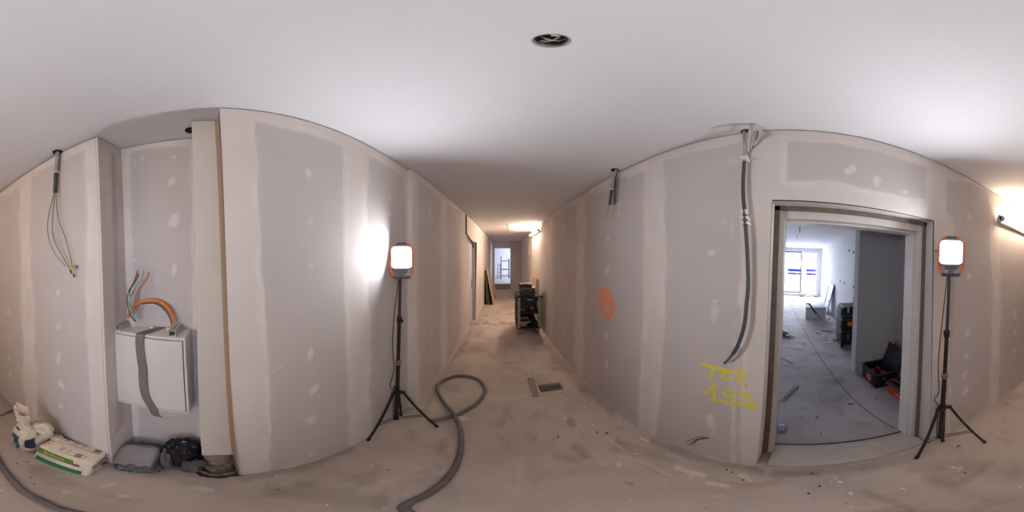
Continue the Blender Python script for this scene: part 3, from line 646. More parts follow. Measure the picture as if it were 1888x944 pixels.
# ------------------------------------------------------------ tube lamps
def tube_lamp(label, x, ya, yb, z, sgn, e):
    t = thing('batten_light', label, 'tube light', (x, (ya + yb) / 2, z), 'wall tube lights')
    L_ = abs(yb - ya)
    mb = MB(); mb.span((x - .045, ya + .02, z - .028), (x - .004, yb - .02, z + .012)); mb.build('batten', WHITEP, t, bevel=.004)
    mb = MB(); mb.tube([(x - .062, ya + .03, z + .008), (x - .062, yb - .03, z + .008)], .021, 14); mb.build('light_tube', mat('warm_tube_%d' % int(e), (255, 226, 196), .5, emit=e), t, label='glowing warm tube')
    for yy in (ya, yb):
        s_ = 1 if yy == ya else -1
        mb = MB(); mb.tube([(x - .062, yy, z + .008), (x - .062, yy + s_ * .032, z + .008)], .027, 14); mb.span((x - .062, yy, z - .026), (x - .006, yy + s_ * .025, z + .03)); mb.build('end_cap', mat('cap_grey', (188, 180, 176), .5), t, bevel=.002)
        mb = MB(); mb.span((x - .045, yy - .0, z + .03), (x - .02, yy + s_ * .02, z + .048)); mb.build('clip', GREYP, t)
    return t
tube_lamp('glowing white tube lamp on the right wall at the edge of the view', .965, -2.95, -1.655, 2.195, 1, TUBE_E)
tl = tube_lamp('small distant glowing tube lamp high on the right corridor wall', .985, 4.55, 5.75, 2.33, 1, TUBE_FAR)
p0 = Vector((.93, 5.7, 2.3))
mb = MB(); mb.tube(spline([(.955, 5.72, 2.32), (.94, 5.95, 2.25), (.96, 6.1, 2.1), (.955, 6.15, 1.95), (.965, 6.12, 1.75)], 5), .009, 6); mb.build('power_cable', CONDL, tl)

# ------------------------------------------------------------ hose
hp = [PF(*q) for q in ((793, 776.5), (799, 777.5), (834.7, 769.8), (856, 760), (876.6, 747.6), (889.6, 733), (894.5, 720.9), (891, 711), (881.7, 701.5), (862.7, 695.2), (841, 695), (821, 701.5), (809, 710), (806.5, 720.9), (813, 736), (823.2, 750), (834.7, 766), (844, 784), (850.5, 804), (848, 840), (830, 878), (792, 910), (745.8, 934.3))]
hp += [Vector((-.16, .25, 0)), Vector((-.33, .02, 0)), Vector((-.36, -.17, 0))] + [PF(*q) for q in ((127, 944), (76.3, 923.9), (45.8, 908.6), (20.3, 883), (0, 855), (-18, 815))] + [Vector((-.62, -1.6, 0)), Vector((-.5, -2.4, 0)), Vector((-.2, -3.2, 0))]
R_ = .0185; hs = spline(hp, 8); n = len(hs); out = []
for i, p in enumerate(hs):
    z = R_ + .001
    if 8 * 15 < i < 8 * 19: z += .037 * math.exp(-((i - 8 * 16.6) / 9.0) ** 2)
    out.append(Vector((p.x, p.y, z)))
mb = MB(); mb.tube(out, R_, 14); o = mb.build('hose', HOSE, smooth=True); tag(o, 'thick grey hose looping once across the concrete corridor floor', 'hose')

# ------------------------------------------------------------ wall cables and conduits
def top_thing(name, label, cat, p, group=None): return thing(name, label, cat, p, group)
def conduit(mbs, pts, r, n=10): mbs.tube(spline(pts, 6), r, n)
# long conduit right of text
xw = .955
cp = [(1371.8, 243), (1372.5, 268), (1372.5, 291.5), (1370, 344.9), (1372.5, 390.6), (1375.6, 428.8), (1378, 466.9), (1379.6, 524), (1376.5, 560), (1372, 600.7), (1360, 637.3), (1346.5, 658.6), (1335.5, 669.8)]
off = [.935, .93, .925, .915, .905, .90, .90, .90, .895, .885, .88, .885, .895]
P3 = [PX(a, b, x) for (a, b), x in zip(cp, off)]
t = top_thing('wall_conduit', 'long dark conduit running down the right wall to the yellow lettering', 'conduit', P3[0])
s3 = spline(P3, 6); k1 = 14
mb = MB(); mb.tube(s3[:k1], .0095, 10); mb.build('conduit', CONDL, t, smooth=True, label='pale plaster-smeared upper conduit')
mb = MB(); mb.tube(s3[k1 - 1:-8], .0105, 10); mb.build('conduit', COND, t, smooth=True)
mb = MB(); mb.tube(s3[-10:], .007, 8); mb.build('cable', mat('cable_grey', (92, 86, 88), .6), t, smooth=True)
for (a, b) in ((1372, 291.5), (1373, 402), (1374.5, 412), (1361, 637)):
    p = PX(a, b, .91); mb = MB(); mb.span((p.x - .016, p.y - .018, p.z - .007), (.958, p.y + .018, p.z + .007)); mb.build('clip', WHITEP, t, bevel=.003)
p = PX(1373, 391.5, .91); mb = MB(); mb.span((p.x - .014, p.y - .014, p.z - .012), (p.x + .014, p.y + .014, p.z + .012)); mb.build('sticker', mat('white_sticker', (226, 222, 220), .6), t)
# bundle of pale cables beside its top
bp_ = PC(1388, 242)
t = top_thing('cable_bundle', 'bundle of short pale cables bent down from the ceiling hole', 'cables', (bp_.x, bp_.y, CE))
for k, (a, b, c_, d_) in enumerate([((1384, 243), (1388, 238), (1386, 262), (1384, 275)), ((1386, 243), (1392, 240), (1391, 255), (1388, 268)), ((1387, 241), (1397, 240), (1395, 254), (1390, 268)), ((1388, 238), (1404, 242), (1398, 256), (1391, 268)), ((1382, 245), (1381, 250), (1380, 265), (1378, 280))]):
    q = [PX(*a, .86), PX(*b, .88), PX(*c_, .93), PX(*d_, .945)]; q = [Vector((v.x, v.y, min(v.z, CE - .006))) for v in q]
    q = [Vector((q[0].x + .03, q[0].y, CE - .003))] + q
    mb = MB(); mb.tube(spline(q, 6), .0048 if k < 4 else .008, 8); mb.build('cable', mat('cable_pale', (186, 180, 176), .6), t, smooth=True)
mb = MB(); q = PC(1376, 243); mb.tube([(q.x, q.y, CE - .004), (q.x, q.y, CE - .001)], .03, 16); o = mb.build('ceiling_cutout', mat('void_dark', (66, 54, 50), .9), loc=(q.x, q.y, CE)); tag(o, 'dark ragged hole in the ceiling above the long conduit', 'hole')
# short double drop on the right wall
def wires(t, sets, m, r, x):
    for st in sets:
        mb = MB(); mb.tube(spline([PX(a, b, x) for a, b in st], 6), r, 6); mb.build('wire', m, t, smooth=True)
q = PC(1135, 317); q = Vector((.93, q.y * .93 / q.x, CE))
t = top_thing('ceiling_cable', 'short pair of dark conduits hanging above the orange ring mark', 'cable', q)
mb = MB(); mb.tube(spline([Vector((.925, PX(1135, 318.6, .92).y, CE - .002)), PX(1129.5, 334.5, .92), PX(1127.6, 351, .925)], 6), .0115, 10); mb.build('conduit', CONDL, t, smooth=True)
mb = MB(); mb.tube(spline([PX(1127.6, 351, .925), PX(1126, 363, .92), PX(1124.3, 377.7, .915)], 6), .014, 10); mb.build('conduit', COND, t, smooth=True)
mb = MB(); mb.tube(spline([Vector((.94, PX(1136.5, 319.2, .94).y, CE - .002)), PX(1133.6, 351, .94), PX(1132.5, 376.5, .94)], 6), .0095, 10); mb.build('conduit', COND, t, smooth=True)
p = PX(1128, 349.5, .93); mb = MB(); mb.span((p.x - .018, p.y - .02, p.z - .006), (.965, p.y + .02, p.z + .006)); mb.build('clip', WHITEP, t, bevel=.002)
wires(t, [[(1124.5, 377), (1123.5, 388), (1118, 400)], [(1123.5, 377), (1120, 390), (1112, 400)], [(1132, 376), (1131, 388), (1127, 401)]], CONDL, .0028, .91)
mb = MB(); mb.tube([(q.x - .01, q.y, CE - .003), (q.x - .01, q.y, CE - .001)], .035, 16); o = mb.build('ceiling_cutout', DARK, loc=(q.x, q.y, CE)); tag(o, 'small dark hole in the ceiling above the pair of conduits', 'hole')
# drop on the left-back wall
x = -.86
q = PX(106, 277.8, x)
t = top_thing('ceiling_cable', 'conduit hanging from the ceiling with long loose green-yellow wires', 'cable', (x, q.y, CE))
mb = MB(); mb.tube(spline([Vector((x, q.y, CE - .002)), PX(105, 297, x), PX(103, 316, x)], 6), .0145, 10); mb.build('conduit', CONDL, t, smooth=True)
mb = MB(); mb.tube(spline([PX(103, 314, x), PX(102.5, 335, x), PX(101.5, 355, x)], 6), .0135, 10); mb.build('conduit', COND, t, smooth=True)
p = PX(103, 318, x); mb = MB(); mb.span((p.x - .03, p.y - .018, p.z - .005), (p.x + .015, p.y + .018, p.z + .005)); mb.build('clip', WHITEP, t, bevel=.002)
dkw = mat('wire_dark', (66, 60, 52), .5); yg = mat('wire_green_yellow', (168, 176, 70), .5)
wires(t, [[(100, 355), (88.5, 405), (90, 440), (103, 470), (121, 491)], [(101, 356), (96.5, 405), (99, 440), (113, 468), (129.6, 498)], [(103, 356), (107, 400), (121, 440), (129, 470), (134, 494)]], dkw, .0022, x + .01)
wires(t, [[(102.5, 355), (97.5, 405), (100, 437), (116, 462), (130, 494)]], yg, .002, x + .02)
for a, b in ((129.6, 498), (135, 505)):
    mb = MB(); mb.tube([PX(a, b, x + .01), PX(a + 2.5, b + 6, x + .01)], .005, 8); mb.build('wire_tip', mat('tip_brown', (60, 48, 42), .6), t)
mb = MB(); p = PX(134, 493.5, x); mb.box(p, (.02, .032, .014)); mb.build('connector', mat('connector_yellow', (206, 204, 96), .5), t, bevel=.003)
mb = MB(); p = PX(141, 492, x - .01); mb.box(p, (.018, .02, .02)); mb.build('connector', GREYP, t, bevel=.003)
mb = MB(); q = Vector((x, q.y, CE)); mb.tube([(q.x, q.y, CE - .003), (q.x, q.y, CE - .001)], .035, 6); o = mb.build('ceiling_cutout', DARK, loc=q); tag(o, 'dark ragged hole in the ceiling above the loose green-yellow wires', 'hole')
# low wire bunch from the right wall
h0 = PX(1310, 807, .925); t = top_thing('wall_wires', 'short bunch of red and black wires poking out low on the right wall', 'wires', h0)
for k, (a, b, xx, col) in enumerate([(1264.5, 815, .80, (66, 46, 44)), (1266, 818, .80, (205, 196, 190)), (1268, 820, .79, (120, 56, 50)), (1272, 821, .79, (64, 40, 40)), (1278, 822, .78, (150, 62, 60))]):
    e_ = PX(a, b, xx); m1 = PX(1290 - k, 805.5 + k * 1.6, (.925 + xx) / 2 - .01)
    mb = MB(); mb.tube(spline([h0 + Vector((.02, 0, .0)), h0, m1, e_], 6), .0024, 6); mb.build('wire', mat('wire_%d' % k, col, .5), t, smooth=True)
mb = MB(); mb.tube([h0 + Vector((-.003, 0, 0)), h0 + Vector((.01, 0, 0))], .009, 10); mb.build('hole_sleeve', mat('sleeve_dark', (70, 50, 46), .7), t)
# conduit over left door
t = top_thing('wall_conduit', 'thin dark conduit bending over the left corridor door', 'conduit', PX(860, 397, -.62))
mb = MB(); mb.tube([PX(859.5, 396, -.60), PX(859.5, 431, -.60), PX(866, 440, -.60), PX(871, 446, -.60), PX(872.5, 456, -.60)], .014, 8); mb.build('conduit', COND, t, smooth=True)
mb = MB(); mb.tube(spline([PX(861, 437, -.62), PX(863, 443, -.62), PX(866, 448, -.62)], 5), .006, 6); mb.build('cable', CONDL, t)
# ceiling hanging wires, corridor and room
def hook(name, label, p, s):
    t = top_thing(name, label, 'wire', (p.x, p.y, CE))
    mb = MB(); mb.tube(spline([(p.x, p.y, CE - .002), (p.x + .02 * s, p.y, CE - .06 * s), (p.x + .035 * s, p.y, CE - .16 * s), (p.x + .01 * s, p.y, CE - .21 * s), (p.x - .01 * s, p.y, CE - .14 * s), (p.x - .01 * s, p.y, CE - .05 * s)], 6), .011 * s, 6)
    mb.build('wire_loop', mat('cable_pale', (186, 180, 176), .6), t, smooth=True)
    mb = MB(); mb.tube([(p.x, p.y, CE - .012), (p.x, p.y, CE - .001)], .025 * s, 10); mb.build('sleeve', CONDL, t)
hook('ceiling_wire', 'pale wire loop hanging from the corridor ceiling in the distance', PC(935, 414), 1.0)
hook('ceiling_wire', 'nearer wire loop hanging from the bright room ceiling', PC(1475, 412), .9)
hook('ceiling_wire', 'farther small wire loop on the bright room ceiling', PC(1469, 433), .6)

# ------------------------------------------------------------ ceiling downlight hole
t = thing('ceiling_spot_box', 'round open ceiling light cut-out with grey cables inside', 'light fitting', (hc_[0], hc_[1], CE))
mb = MB(); a_ = []; n = 40
for (r, z) in ((HR + .0035, CE - .0012), (HR + .0005, CE - .0018), (HR - .001, CE + .012), (HR - .0025, CE + .05)):
    a_ += [(hc_[0] + r * math.cos(2 * math.pi * k / n), hc_[1] + r * math.sin(2 * math.pi * k / n), z) for k in range(n)]
mb.add(a_, [(j * n + k, j * n + (k + 1) % n, (j + 1) * n + (k + 1) % n, (j + 1) * n + k) for j in range(3) for k in range(n)]); mb.build('collar', mat('collar_brown', (150, 138, 128), .7), t, smooth=True)
cg = mat('cable_grey_pale', (196, 190, 190), .5)
for pth in ([(-.03, .012, .03), (-.01, .002, .014), (.012, -.002, .012), (.031, .010, .03)], [(-.012, -.028, .02), (-.01, -.014, .012), (.004, -.002, .014), (.010, .02, .02), (.008, .034, .04)], [(-.016, -.03, .03), (-.018, -.016, .016), (-.006, -.006, .02), (.02, -.012, .03)]):
    mb = MB(); mb.tube(spline([(hc_[0] + a, hc_[1] - b, CE + c_) for a, b, c_ in pth], 6), .0022, 8); mb.build('cable', cg, t, smooth=True)
mb = MB(); mb.box((hc_[0] - .001, hc_[1] - .027, CE + .012), (.013, .01, .016)); mb.build('connector', WHITEP, t, bevel=.001)
mb = MB(); mb.box((hc_[0], hc_[1] + .03, CE + .03), (.04, .008, .01)); mb.build('clip', mat('clip_brown', (120, 104, 92), .6), t, bevel=.001)

# ------------------------------------------------------------ boxed duct and pipe stub in the recess
t = thing('boxed_duct', 'tall pale boxed-in duct hanging in the recess beside the wall end', 'duct casing', (-.95, .04, .29))
mb = MB(); zb = .293
mb.prism([(-.868, -.048, zb), (-.862, .094, zb), (-1.03, .094, zb), (-1.03, -.04, zb)], (0, 0, 0.01))
V = [(-.868, -.050, zb), (-.868, -.017, CE - .012), (-.862, .094, zb), (-.862, .118, CE - .012), (-1.03, .096, zb), (-1.03, .118, CE - .012), (-1.03, -.045, zb), (-1.03, -.012, CE - .012)]
mb = MB(); mb.add(V, [(0, 2, 3, 1), (2, 4, 5, 3), (4, 6, 7, 5), (6, 0, 1, 7), (0, 6, 4, 2), (1, 3, 5, 7)])
mb.build('casing', mat('casing_white', (208, 200, 192), .7, noise=.04, nscale=4), t, bevel=.002)
mb = MB(); mb.span((-.866, .088, zb + .003), (-.856, .121, CE - .02)); mb.build('shade_strip', mat('casing_shade', (170, 146, 124), .75), t)  # darker strip paints the shade along the casing's right edge
t = thing('floor_pipe', 'dusty brown pipe bend and dark collar rising from the floor under the duct', 'pipe', (-.915, .02, -.03))
pm = mat('pipe_dusty', (132, 118, 108), .7, noise=.4, nscale=30, bump=.3, c2=(70, 58, 54))
mb = MB(); mb.tube([(-.915, .02, -.045), (-.925, .02, .10)], .082, 28); mb.build('collar', pm, t, bevel=.004)
mb = MB(); mb.tube([(-.925, .02, .10), (-.925, .02, .13)], .088, 28); mb.build('flange', pm, t, bevel=.006)
mb = MB(); mb.tube([(-.925, .02, .08), (-.925, .02, .30)], .066, 24); mb.build('riser', mat('pipe_pale', (150, 138, 128), .7, noise=.25, nscale=25), t)
mb = MB(); mb.tube([(-.915 + .098 * math.cos(a), .02 + .098 * math.sin(a), .012 + .006 * math.sin(5 * a)) for a in [i * math.pi / 16 for i in range(33)]], .014, 8); mb.build('insulation_ring', pm, t, smooth=True)
mb = MB(); mb.tube([(-.86, -.055, .16), (-.85, -.058, .20)], .026, 12); mb.build('elbow', mat('pipe_dark', (74, 68, 70), .6), t, bevel=.003)
mb = MB(); q = PC(352, 236); mb.tube([(q.x - .02, q.y - .002, CE - .004), (q.x - .02, q.y - .002, CE - .001)], .03, 14); o = mb.build('ceiling_cutout', mat('void_black', (30, 24, 22), .9), loc=(q.x - .02, q.y, CE)); tag(o, 'black hole in the ceiling at the corner of the boxed duct', 'hole')

# ------------------------------------------------------------ meter cabinet
A_, B_ = Vector((-.958, -.527, 0)), Vector((-.900, -.090, 0))      # front left and front right, seen from the corridor
ax = (B_ - A_).normalized(); nrm = Vector((ax.y, -ax.x, 0)); 
if nrm.x < 0: nrm = -nrm
W_ = (B_ - A_).length; z0, z1 = .772, 1.308; D_ = .155
t = thing('meter_cabinet', 'pale grey metal cabinet hanging in the recess, strapped round with a grey belt', 'cabinet', ((A_ + B_) / 2 - nrm * D_ / 2 + Vector((0, 0, z0))))
CM = mat('cabinet_grey', (214, 210, 208), .45, noise=.04, nscale=10)
def cab(u, v, d_): return A_ + ax * (u * W_) + nrm * d_ + Vector((0, 0, z0 + v * (z1 - z0)))
mb = MB(); f4 = [cab(0, 0, 0), cab(1, 0, 0), cab(1, 1, 0), cab(0, 1, 0)]; mb.prism(f4, -nrm * D_); mb.build('body', CM, t, bevel=.003)
fr_w = .024
mb = MB(); g = [(.03, .035), (.965, .035), (.965, .965), (.03, .965)]
for (a, b), (c_, d_) in (((0, 0), (.022, 1)), ((.972, 0), (1, 1)), ((.022, 0), (.972, .028)), ((.022, .972), (.972, 1))):
    mb.prism([cab(a, b, .0005), cab(c_, b, .0005), cab(c_, d_, .0005), cab(a, d_, .0005)], nrm * .006)
mb.build('frame', CM, t, bevel=.0015)
mb = MB(); mb.prism([cab(.029, .036, .001), cab(.962, .036, .001), cab(.962, .964, .001), cab(.029, .964, .001)], nrm * .0065); door = mb.build('door', CM, t, bevel=.0015)
mb = MB(); mb.prism([cab(.022, .028, 0), cab(.972, .028, 0), cab(.972, .972, 0), cab(.022, .972, 0)], nrm * .0008); mb.build('gap', mat('gap_dark', (60, 56, 56), .8), t)
p = cab(.082, .415, .007); mb = MB(); mb.tube([p, p + nrm * .006], .0095, 14); lk = mb.build('lock', STEEL, door)
mb = MB(); mb.box(p + nrm * .0065, (.004, .004, .010)); mb.build('keyhole', RUBBER, door)
p = cab(.31, .41, .0078); mb = MB(); mb.box(p, (.0006, .03, .006), Matrix.Rotation(math.atan2(ax.y, ax.x) - math.pi / 2, 4, 'Z')); mb.build('label', WHITEP, door)
for u in (.13, .845):
    mb = MB(); a = cab(u, 1, -.005) + Vector((0, 0, .0)); b = cab(u, 1, -D_ - .01); wv = ax * .018; hh = Vector((0, 0, .032))
    for s_ in (-1, 1): mb.prism([a + wv * s_, a + wv * s_ * .85, a + wv * s_ * .85 + hh, a + wv * s_ + hh], b - a)
    mb.prism([a - wv, a + wv, a + wv + Vector((0, 0, .003)), a - wv + Vector((0, 0, .003))], b - a); mb.prism([a - wv + hh, a + wv + hh, a + wv + hh * .9, a - wv + hh * .9], b - a)
    rl = mb.build('mounting_rail', mat('rail_grey', (196, 192, 190), .5), t)
    for k in range(4):
        c = a + (b - a) * (.2 + .2 * k) + hh + Vector((0, 0, .0005)); mb = MB(); mb.prism([c - ax * .003 - (b - a) * .05, c + ax * .003 - (b - a) * .05, c + ax * .003 + (b - a) * .05, c - ax * .003 + (b - a) * .05], (0, 0, .0006)); mb.build('slot', DARK, rl)
for u in (.24, .50, .73):
    mb = MB(); p = cab(u, 1, -.11); mb.tube([p, p + Vector((0, 0, .014))], .014, 12); mb.build('cable_gland', WHITEP, t, bevel=.002)
# cables
def PXr(a, b, x): return PX(a, b, x)
cb = [((84, 62, 60), [(249, 593), (240, 580), (235, 560), (236, 540), (247, 520), (254, 499)], .0033), ((64, 60, 62), [(250, 592), (243, 576), (238, 557), (240, 535), (250, 518), (256, 504)], .0033),
      ((186, 184, 186), [(252, 594), (247, 580), (240, 560), (236, 540), (232, 525), (228, 513)], .0036), ((120, 170, 140), [(250, 590), (244, 570), (241, 550), (250, 530), (261, 516), (265, 499)], .0032),
      ((206, 104, 50), [(248, 590), (246, 570), (249, 548), (259, 530), (270, 517), (275, 502)], .0032), ((150, 196, 176), [(248, 590), (242, 572), (240, 548), (246, 535)], .0032)]
for k, (c_, pts, r) in enumerate(cb):
    q = [PX(a, b, -1.0 + .012 * (j % 2) + .01 * k * .3 + (.03 * j / 5)) for j, (a, b) in enumerate(pts)]
    mb = MB(); mb.tube(spline(q, 6), r, 6); mb.build('cable', mat('cable_colour_%d' % k, c_, .5), t, smooth=True, label=['dark cable', 'dark cable', 'pale grey cable', 'green cable', 'orange cable', 'pale green cable'][k])
for c_, pts, r, lb in (((226, 122, 34), [(236, 585), (244, 569), (258, 558), (280, 553), (300, 559), (315, 574), (323, 594)], .0085, 'thick orange cable loop'), ((84, 80, 86), [(262, 561), (282, 559), (298, 566), (311, 580), (317, 598)], .0042, 'thin dark cable loop'), ((206, 204, 206), [(262, 563), (282, 561.5), (297, 568), (309, 582), (315, 599)], .004, 'thin white cable loop')):
    mb = MB(); mb.tube(spline([PX(a, b, -1.02) for a, b in pts], 6), r, 8); mb.build('cable_loop', mat(lb.replace(' ', '_'), c_, .45), t, smooth=True, label=lb)
# belt
BM = mat('belt_grey', (122, 112, 110), .65, noise=.12, nscale=60)
sp = [(cab(.63, 1, -.145), .002), (cab(.60, 1, -.12), .004), (cab(.52, 1, -.03), .004)]
path = [cab(.62, 1, -.14) + Vector((0, 0, .004)), cab(.54, 1, -.06) + Vector((0, 0, .004)), cab(.475, 1, .0) + Vector((0, 0, .004)), cab(.47, .985, .012), cab(.46, .9, .013), cab(.47, .75, .015), cab(.485, .6, .014), cab(.485, .45, .016), cab(.49, .3, .014), cab(.52, .17, .016), cab(.565, .07, .016), cab(.60, .0, .018), cab(.61, -.07, .012), cab(.64, -.13, .0), cab(.70, -.155, -.01)]
ps = spline(path, 6); V = []; hw = ax * .0235
for p in ps: V += [p - hw, p + hw, p + hw + nrm * .0022 + Vector((0, 0, .001)), p - hw + nrm * .0022 + Vector((0, 0, .001))]
n = len(ps); F = [(4 * i + k, 4 * i + (k + 1) % 4, 4 * i + 4 + (k + 1) % 4, 4 * i + 4 + k) for i in range(n - 1) for k in range(4)]
mb = MB(); mb.add(V, F + [(0, 1, 2, 3), (4 * n - 4, 4 * n - 3, 4 * n - 2, 4 * n - 1)]); o = mb.build('webbing_belt', BM, loc=path[4], smooth=False); tag(o, 'flat grey webbing belt hanging over the front of the meter cabinet', 'strap')

# ------------------------------------------------------------ soft bags
def soft(center, a, b, h, n=5, amp=.06, fr=3.0, seed=0, sag=0.0, top=None):
    """returns a map from the cube surface to a soft bag; a, b, h are half-extent vectors"""
    c, a, b, h = Vector(center), Vector(a), Vector(b), Vector(h)
    def f(p, off=0.0):
        x, y, z = p; r = (abs(x) ** n + abs(y) ** n + abs(z) ** n) ** (1 / n); q = Vector((x, y, z)) / r
        k = 1 + amp * (float(vnoise(q.x * fr + seed, q.y * fr + q.z * fr * 1.3, seed)) + .6 * float(vnoise(q.x * fr * 2.6 + q.z * 2, q.y * fr * 2.6 - q.z * fr * 2.2, seed + 3)))
        zz = q.z
        if top: k2 = top(q); zz = zz * k2
        v = c + a * (q.x * k) + b * (q.y * k) + h * max(zz * k, -1.0)
        if off:
            g = a * (q.x ** 5) / a.length + b * (q.y ** 5) / b.length + h * (q.z ** 5) / h.length
            if g.length > 0: v += g.normalized() * off
        return v
    return f
def soft_mesh(f, N=26):
    mb = MB()
    for ax_ in range(3):
        for s_ in (-1, 1):
            V = []
            for i in range(N + 1):
                for j in range(N + 1):
                    u, v = -1 + 2 * i / N, -1 + 2 * j / N
                    p = [0, 0, 0]; p[ax_] = s_; p[(ax_ + 1) % 3] = u; p[(ax_ + 2) % 3] = v; V.append(f(p))
            F = [(i * (N + 1) + j, (i + 1) * (N + 1) + j, (i + 1) * (N + 1) + j + 1, i * (N + 1) + j + 1) for i in range(N) for j in range(N)]
            mb.add(V, F)
    return mb
def build_soft(name, f, m, parent=None, N=26, loc=None):
    o = soft_mesh(f, N).build(name, m, parent, smooth=True, loc=loc)
    bm = bmesh.new(); bm.from_mesh(o.data); bmesh.ops.remove_doubles(bm, verts=bm.verts, dist=1e-5); bmesh.ops.recalc_face_normals(bm, faces=bm.faces)
    for fc in bm.faces: fc.smooth = True
    bm.to_mesh(o.data); bm.free(); return o
def decal_rect(mb, f, face, u0, u1, v0, v1, off=.0025, n=12):
    V = []
    for i in range(n + 1):
        for j in range(n + 1): V.append(f(face(u0 + (u1 - u0) * i / n, v0 + (v1 - v0) * j / n), off))
    mb.add(V, [(i * (n + 1) + j, (i + 1) * (n + 1) + j, (i + 1) * (n + 1) + j + 1, i * (n + 1) + j + 1) for i in range(n) for j in range(n)])
def decal_text(mb, f, face, body, u, v, size, su=1, sv=1, rot=0, off=.0045, bold=0):
    V, F = text_mesh(body, 1.0, bold); c_, s_ = math.cos(rot), math.sin(rot); W = []
    for x, y, _ in V:
        x, y = x * size * su, y * size * sv; W.append(f(face(u + x * c_ - y * s_, v + x * s_ + y * c_), off))
    mb.add(W, F)
BAGW = mat('paper_bag_white', (222, 208, 190), .7, noise=.06, nscale=12, bump=.25)
# the long printed sack:  a = along the wall (towards the cabinet), b = out into the corridor, h = up
ca, cb2 = Vector((-.705, -.80, 0)), Vector((-.715, -.515, 0))
along = (cb2 - ca).normalized(); outv = Vector((along.y, -along.x, 0)); 
if outv.x < 0: outv = -outv
sc = Vector((-.768, -.700, .093))
fb = soft(sc, along * .180, outv * .088, Vector((0, 0, .094)) - outv * .026, n=10, amp=.025, fr=1.6, seed=2)
t = thing('cement_sack', 'long printed paper sack with green stripes lying against the left wall', 'bag', (sc.x, sc.y, 0))
sack = build_soft('sack', fb, BAGW, t, 30)
topf = lambda u, v: (u, v, 1); frontf = lambda u, v: (u, 1, v); endf = lambda u, v: (1, -u, v)
mb = MB(); decal_rect(mb, fb, frontf, -.96, .45, .36, .84); mb.build('green_band', mat('print_green', (98, 138, 58), .6), t)
mb = MB(); decal_rect(mb, fb, frontf, -.94, .62, .20, .34); decal_rect(mb, fb, frontf, .45, .66, .2, .5); mb.build('brown_band', mat('print_brown', (150, 96, 78), .6), t)
mb = MB(); decal_rect(mb, fb, frontf, -.9, .80, -.78, -.25); mb.build('lower_green_band', mat('print_dark_green', (32, 118, 72), .6), t)
mb = MB(); decal_text(mb, fb, frontf, 'arfino', -.66, .44, .42, .85, 1); mb.build('lettering', mat('print_cream', (216, 214, 150), .6), t)
mb = MB(); decal_text(mb, fb, frontf, 'Renovier- und Haftputz', -.9, -.02, .2, .42, 1); mb.build('lettering', mat('print_grey', (86, 80, 78), .6), t)
mb = MB(); decal_text(mb, fb, endf, 'Biosanit', -.80, .25, .46, .85, 1, .22, bold=.02); decal_text(mb, fb, endf, 'Kalkputz innen', -.74, -.05, .24, .8, 1, .22); decal_text(mb, fb, endf, 'fein weiss', -.66, -.28, .2, .7, 1, .22); mb.build('lettering', mat('print_teal', (30, 92, 84), .6), t)
mb = MB(); decal_rect(mb, fb, endf, .30, .80, -.52, -.26); mb.build('end_panel', mat('print_dark_olive', (58, 68, 56), .6), t)
mb = MB()
for k, (u, v, l_, th) in enumerate([(-.80, -.10, .5, .02), (-.70, -.32, 1.3, .022), (-.35, -.42, 1.1, .03), (-.8, -.06, .02, .6), (.1, -.62, .8, .02), (-.1, .72, .7, .02)]): decal_rect(mb, fb, topf, u, u + l_, v, v + th, n=6)
for u in (-.28, -.2, .02, .3, .38, .46, .6): decal_rect(mb, fb, topf, u, u + .02, .1 + .2 * (u > .2), .62, n=5)
for r in range(9):
    for (u, v, w_) in ((-.2, -.85, .25), (.12, -.85, .22), (-.55, -.86, .2)): 
        if r < 6: decal_rect(mb, fb, topf, u, u + w_ * (.7 + .3 * ((r * 7) % 5) / 5), v + r * .055, v + r * .055 + .018, n=3)
mb.build('small_print', mat('print_grey', (86, 80, 78), .6), t)
mb = MB(); decal_rect(mb, fb, topf, .30, .52, .30, .72, n=4); mb.build('print_block', mat('print_mid_grey', (140, 128, 124), .6), t)
mb = MB()
for r in range(12): decal_rect(mb, fb, topf, .62 + r * .02, .631 + r * .02, -.72, -.36, n=3)
mb.build('barcode', mat('print_grey', (86, 80, 78), .6), t)
mb = MB(); decal_rect(mb, fb, topf, .56, .88, -.26, -.21, n=4); mb.build('print_line', mat('print_violet', (70, 60, 110), .6), t)
ff = soft(sc + along * -.15 + outv * -.075 + Vector((0, 0, .095)), along * .035, outv * .035, Vector((0, 0, .022)), n=3, amp=.2, fr=3, seed=5)
build_soft('folded_end', ff, BAGW, t, 12)
# the small tied bag at its side
sc2 = Vector((-.735, -1.0, .165))
along2 = Vector((.15, 1, 0)).normalized()
t = thing('tied_bag', 'small crumpled white bag with teal print and twisted open top, leftmost on the floor', 'bag', (sc2.x, sc2.y, 0))
f2 = soft(sc2, along2 * .098, Vector((1, -.15, 0)).normalized() * .108, Vector((0, 0, .165)), n=3.0, amp=.10, fr=2.2, seed=9)
build_soft('sack', f2, BAGW, t, 24)
f3 = soft(sc2 + Vector((-.055, .06, .12)), (.06, .02, 0), (-.02, .075, 0), (0, 0, .10), n=2.4, amp=.16, fr=2.6, seed=11)
build_soft('bulge', f3, BAGW, t, 16)
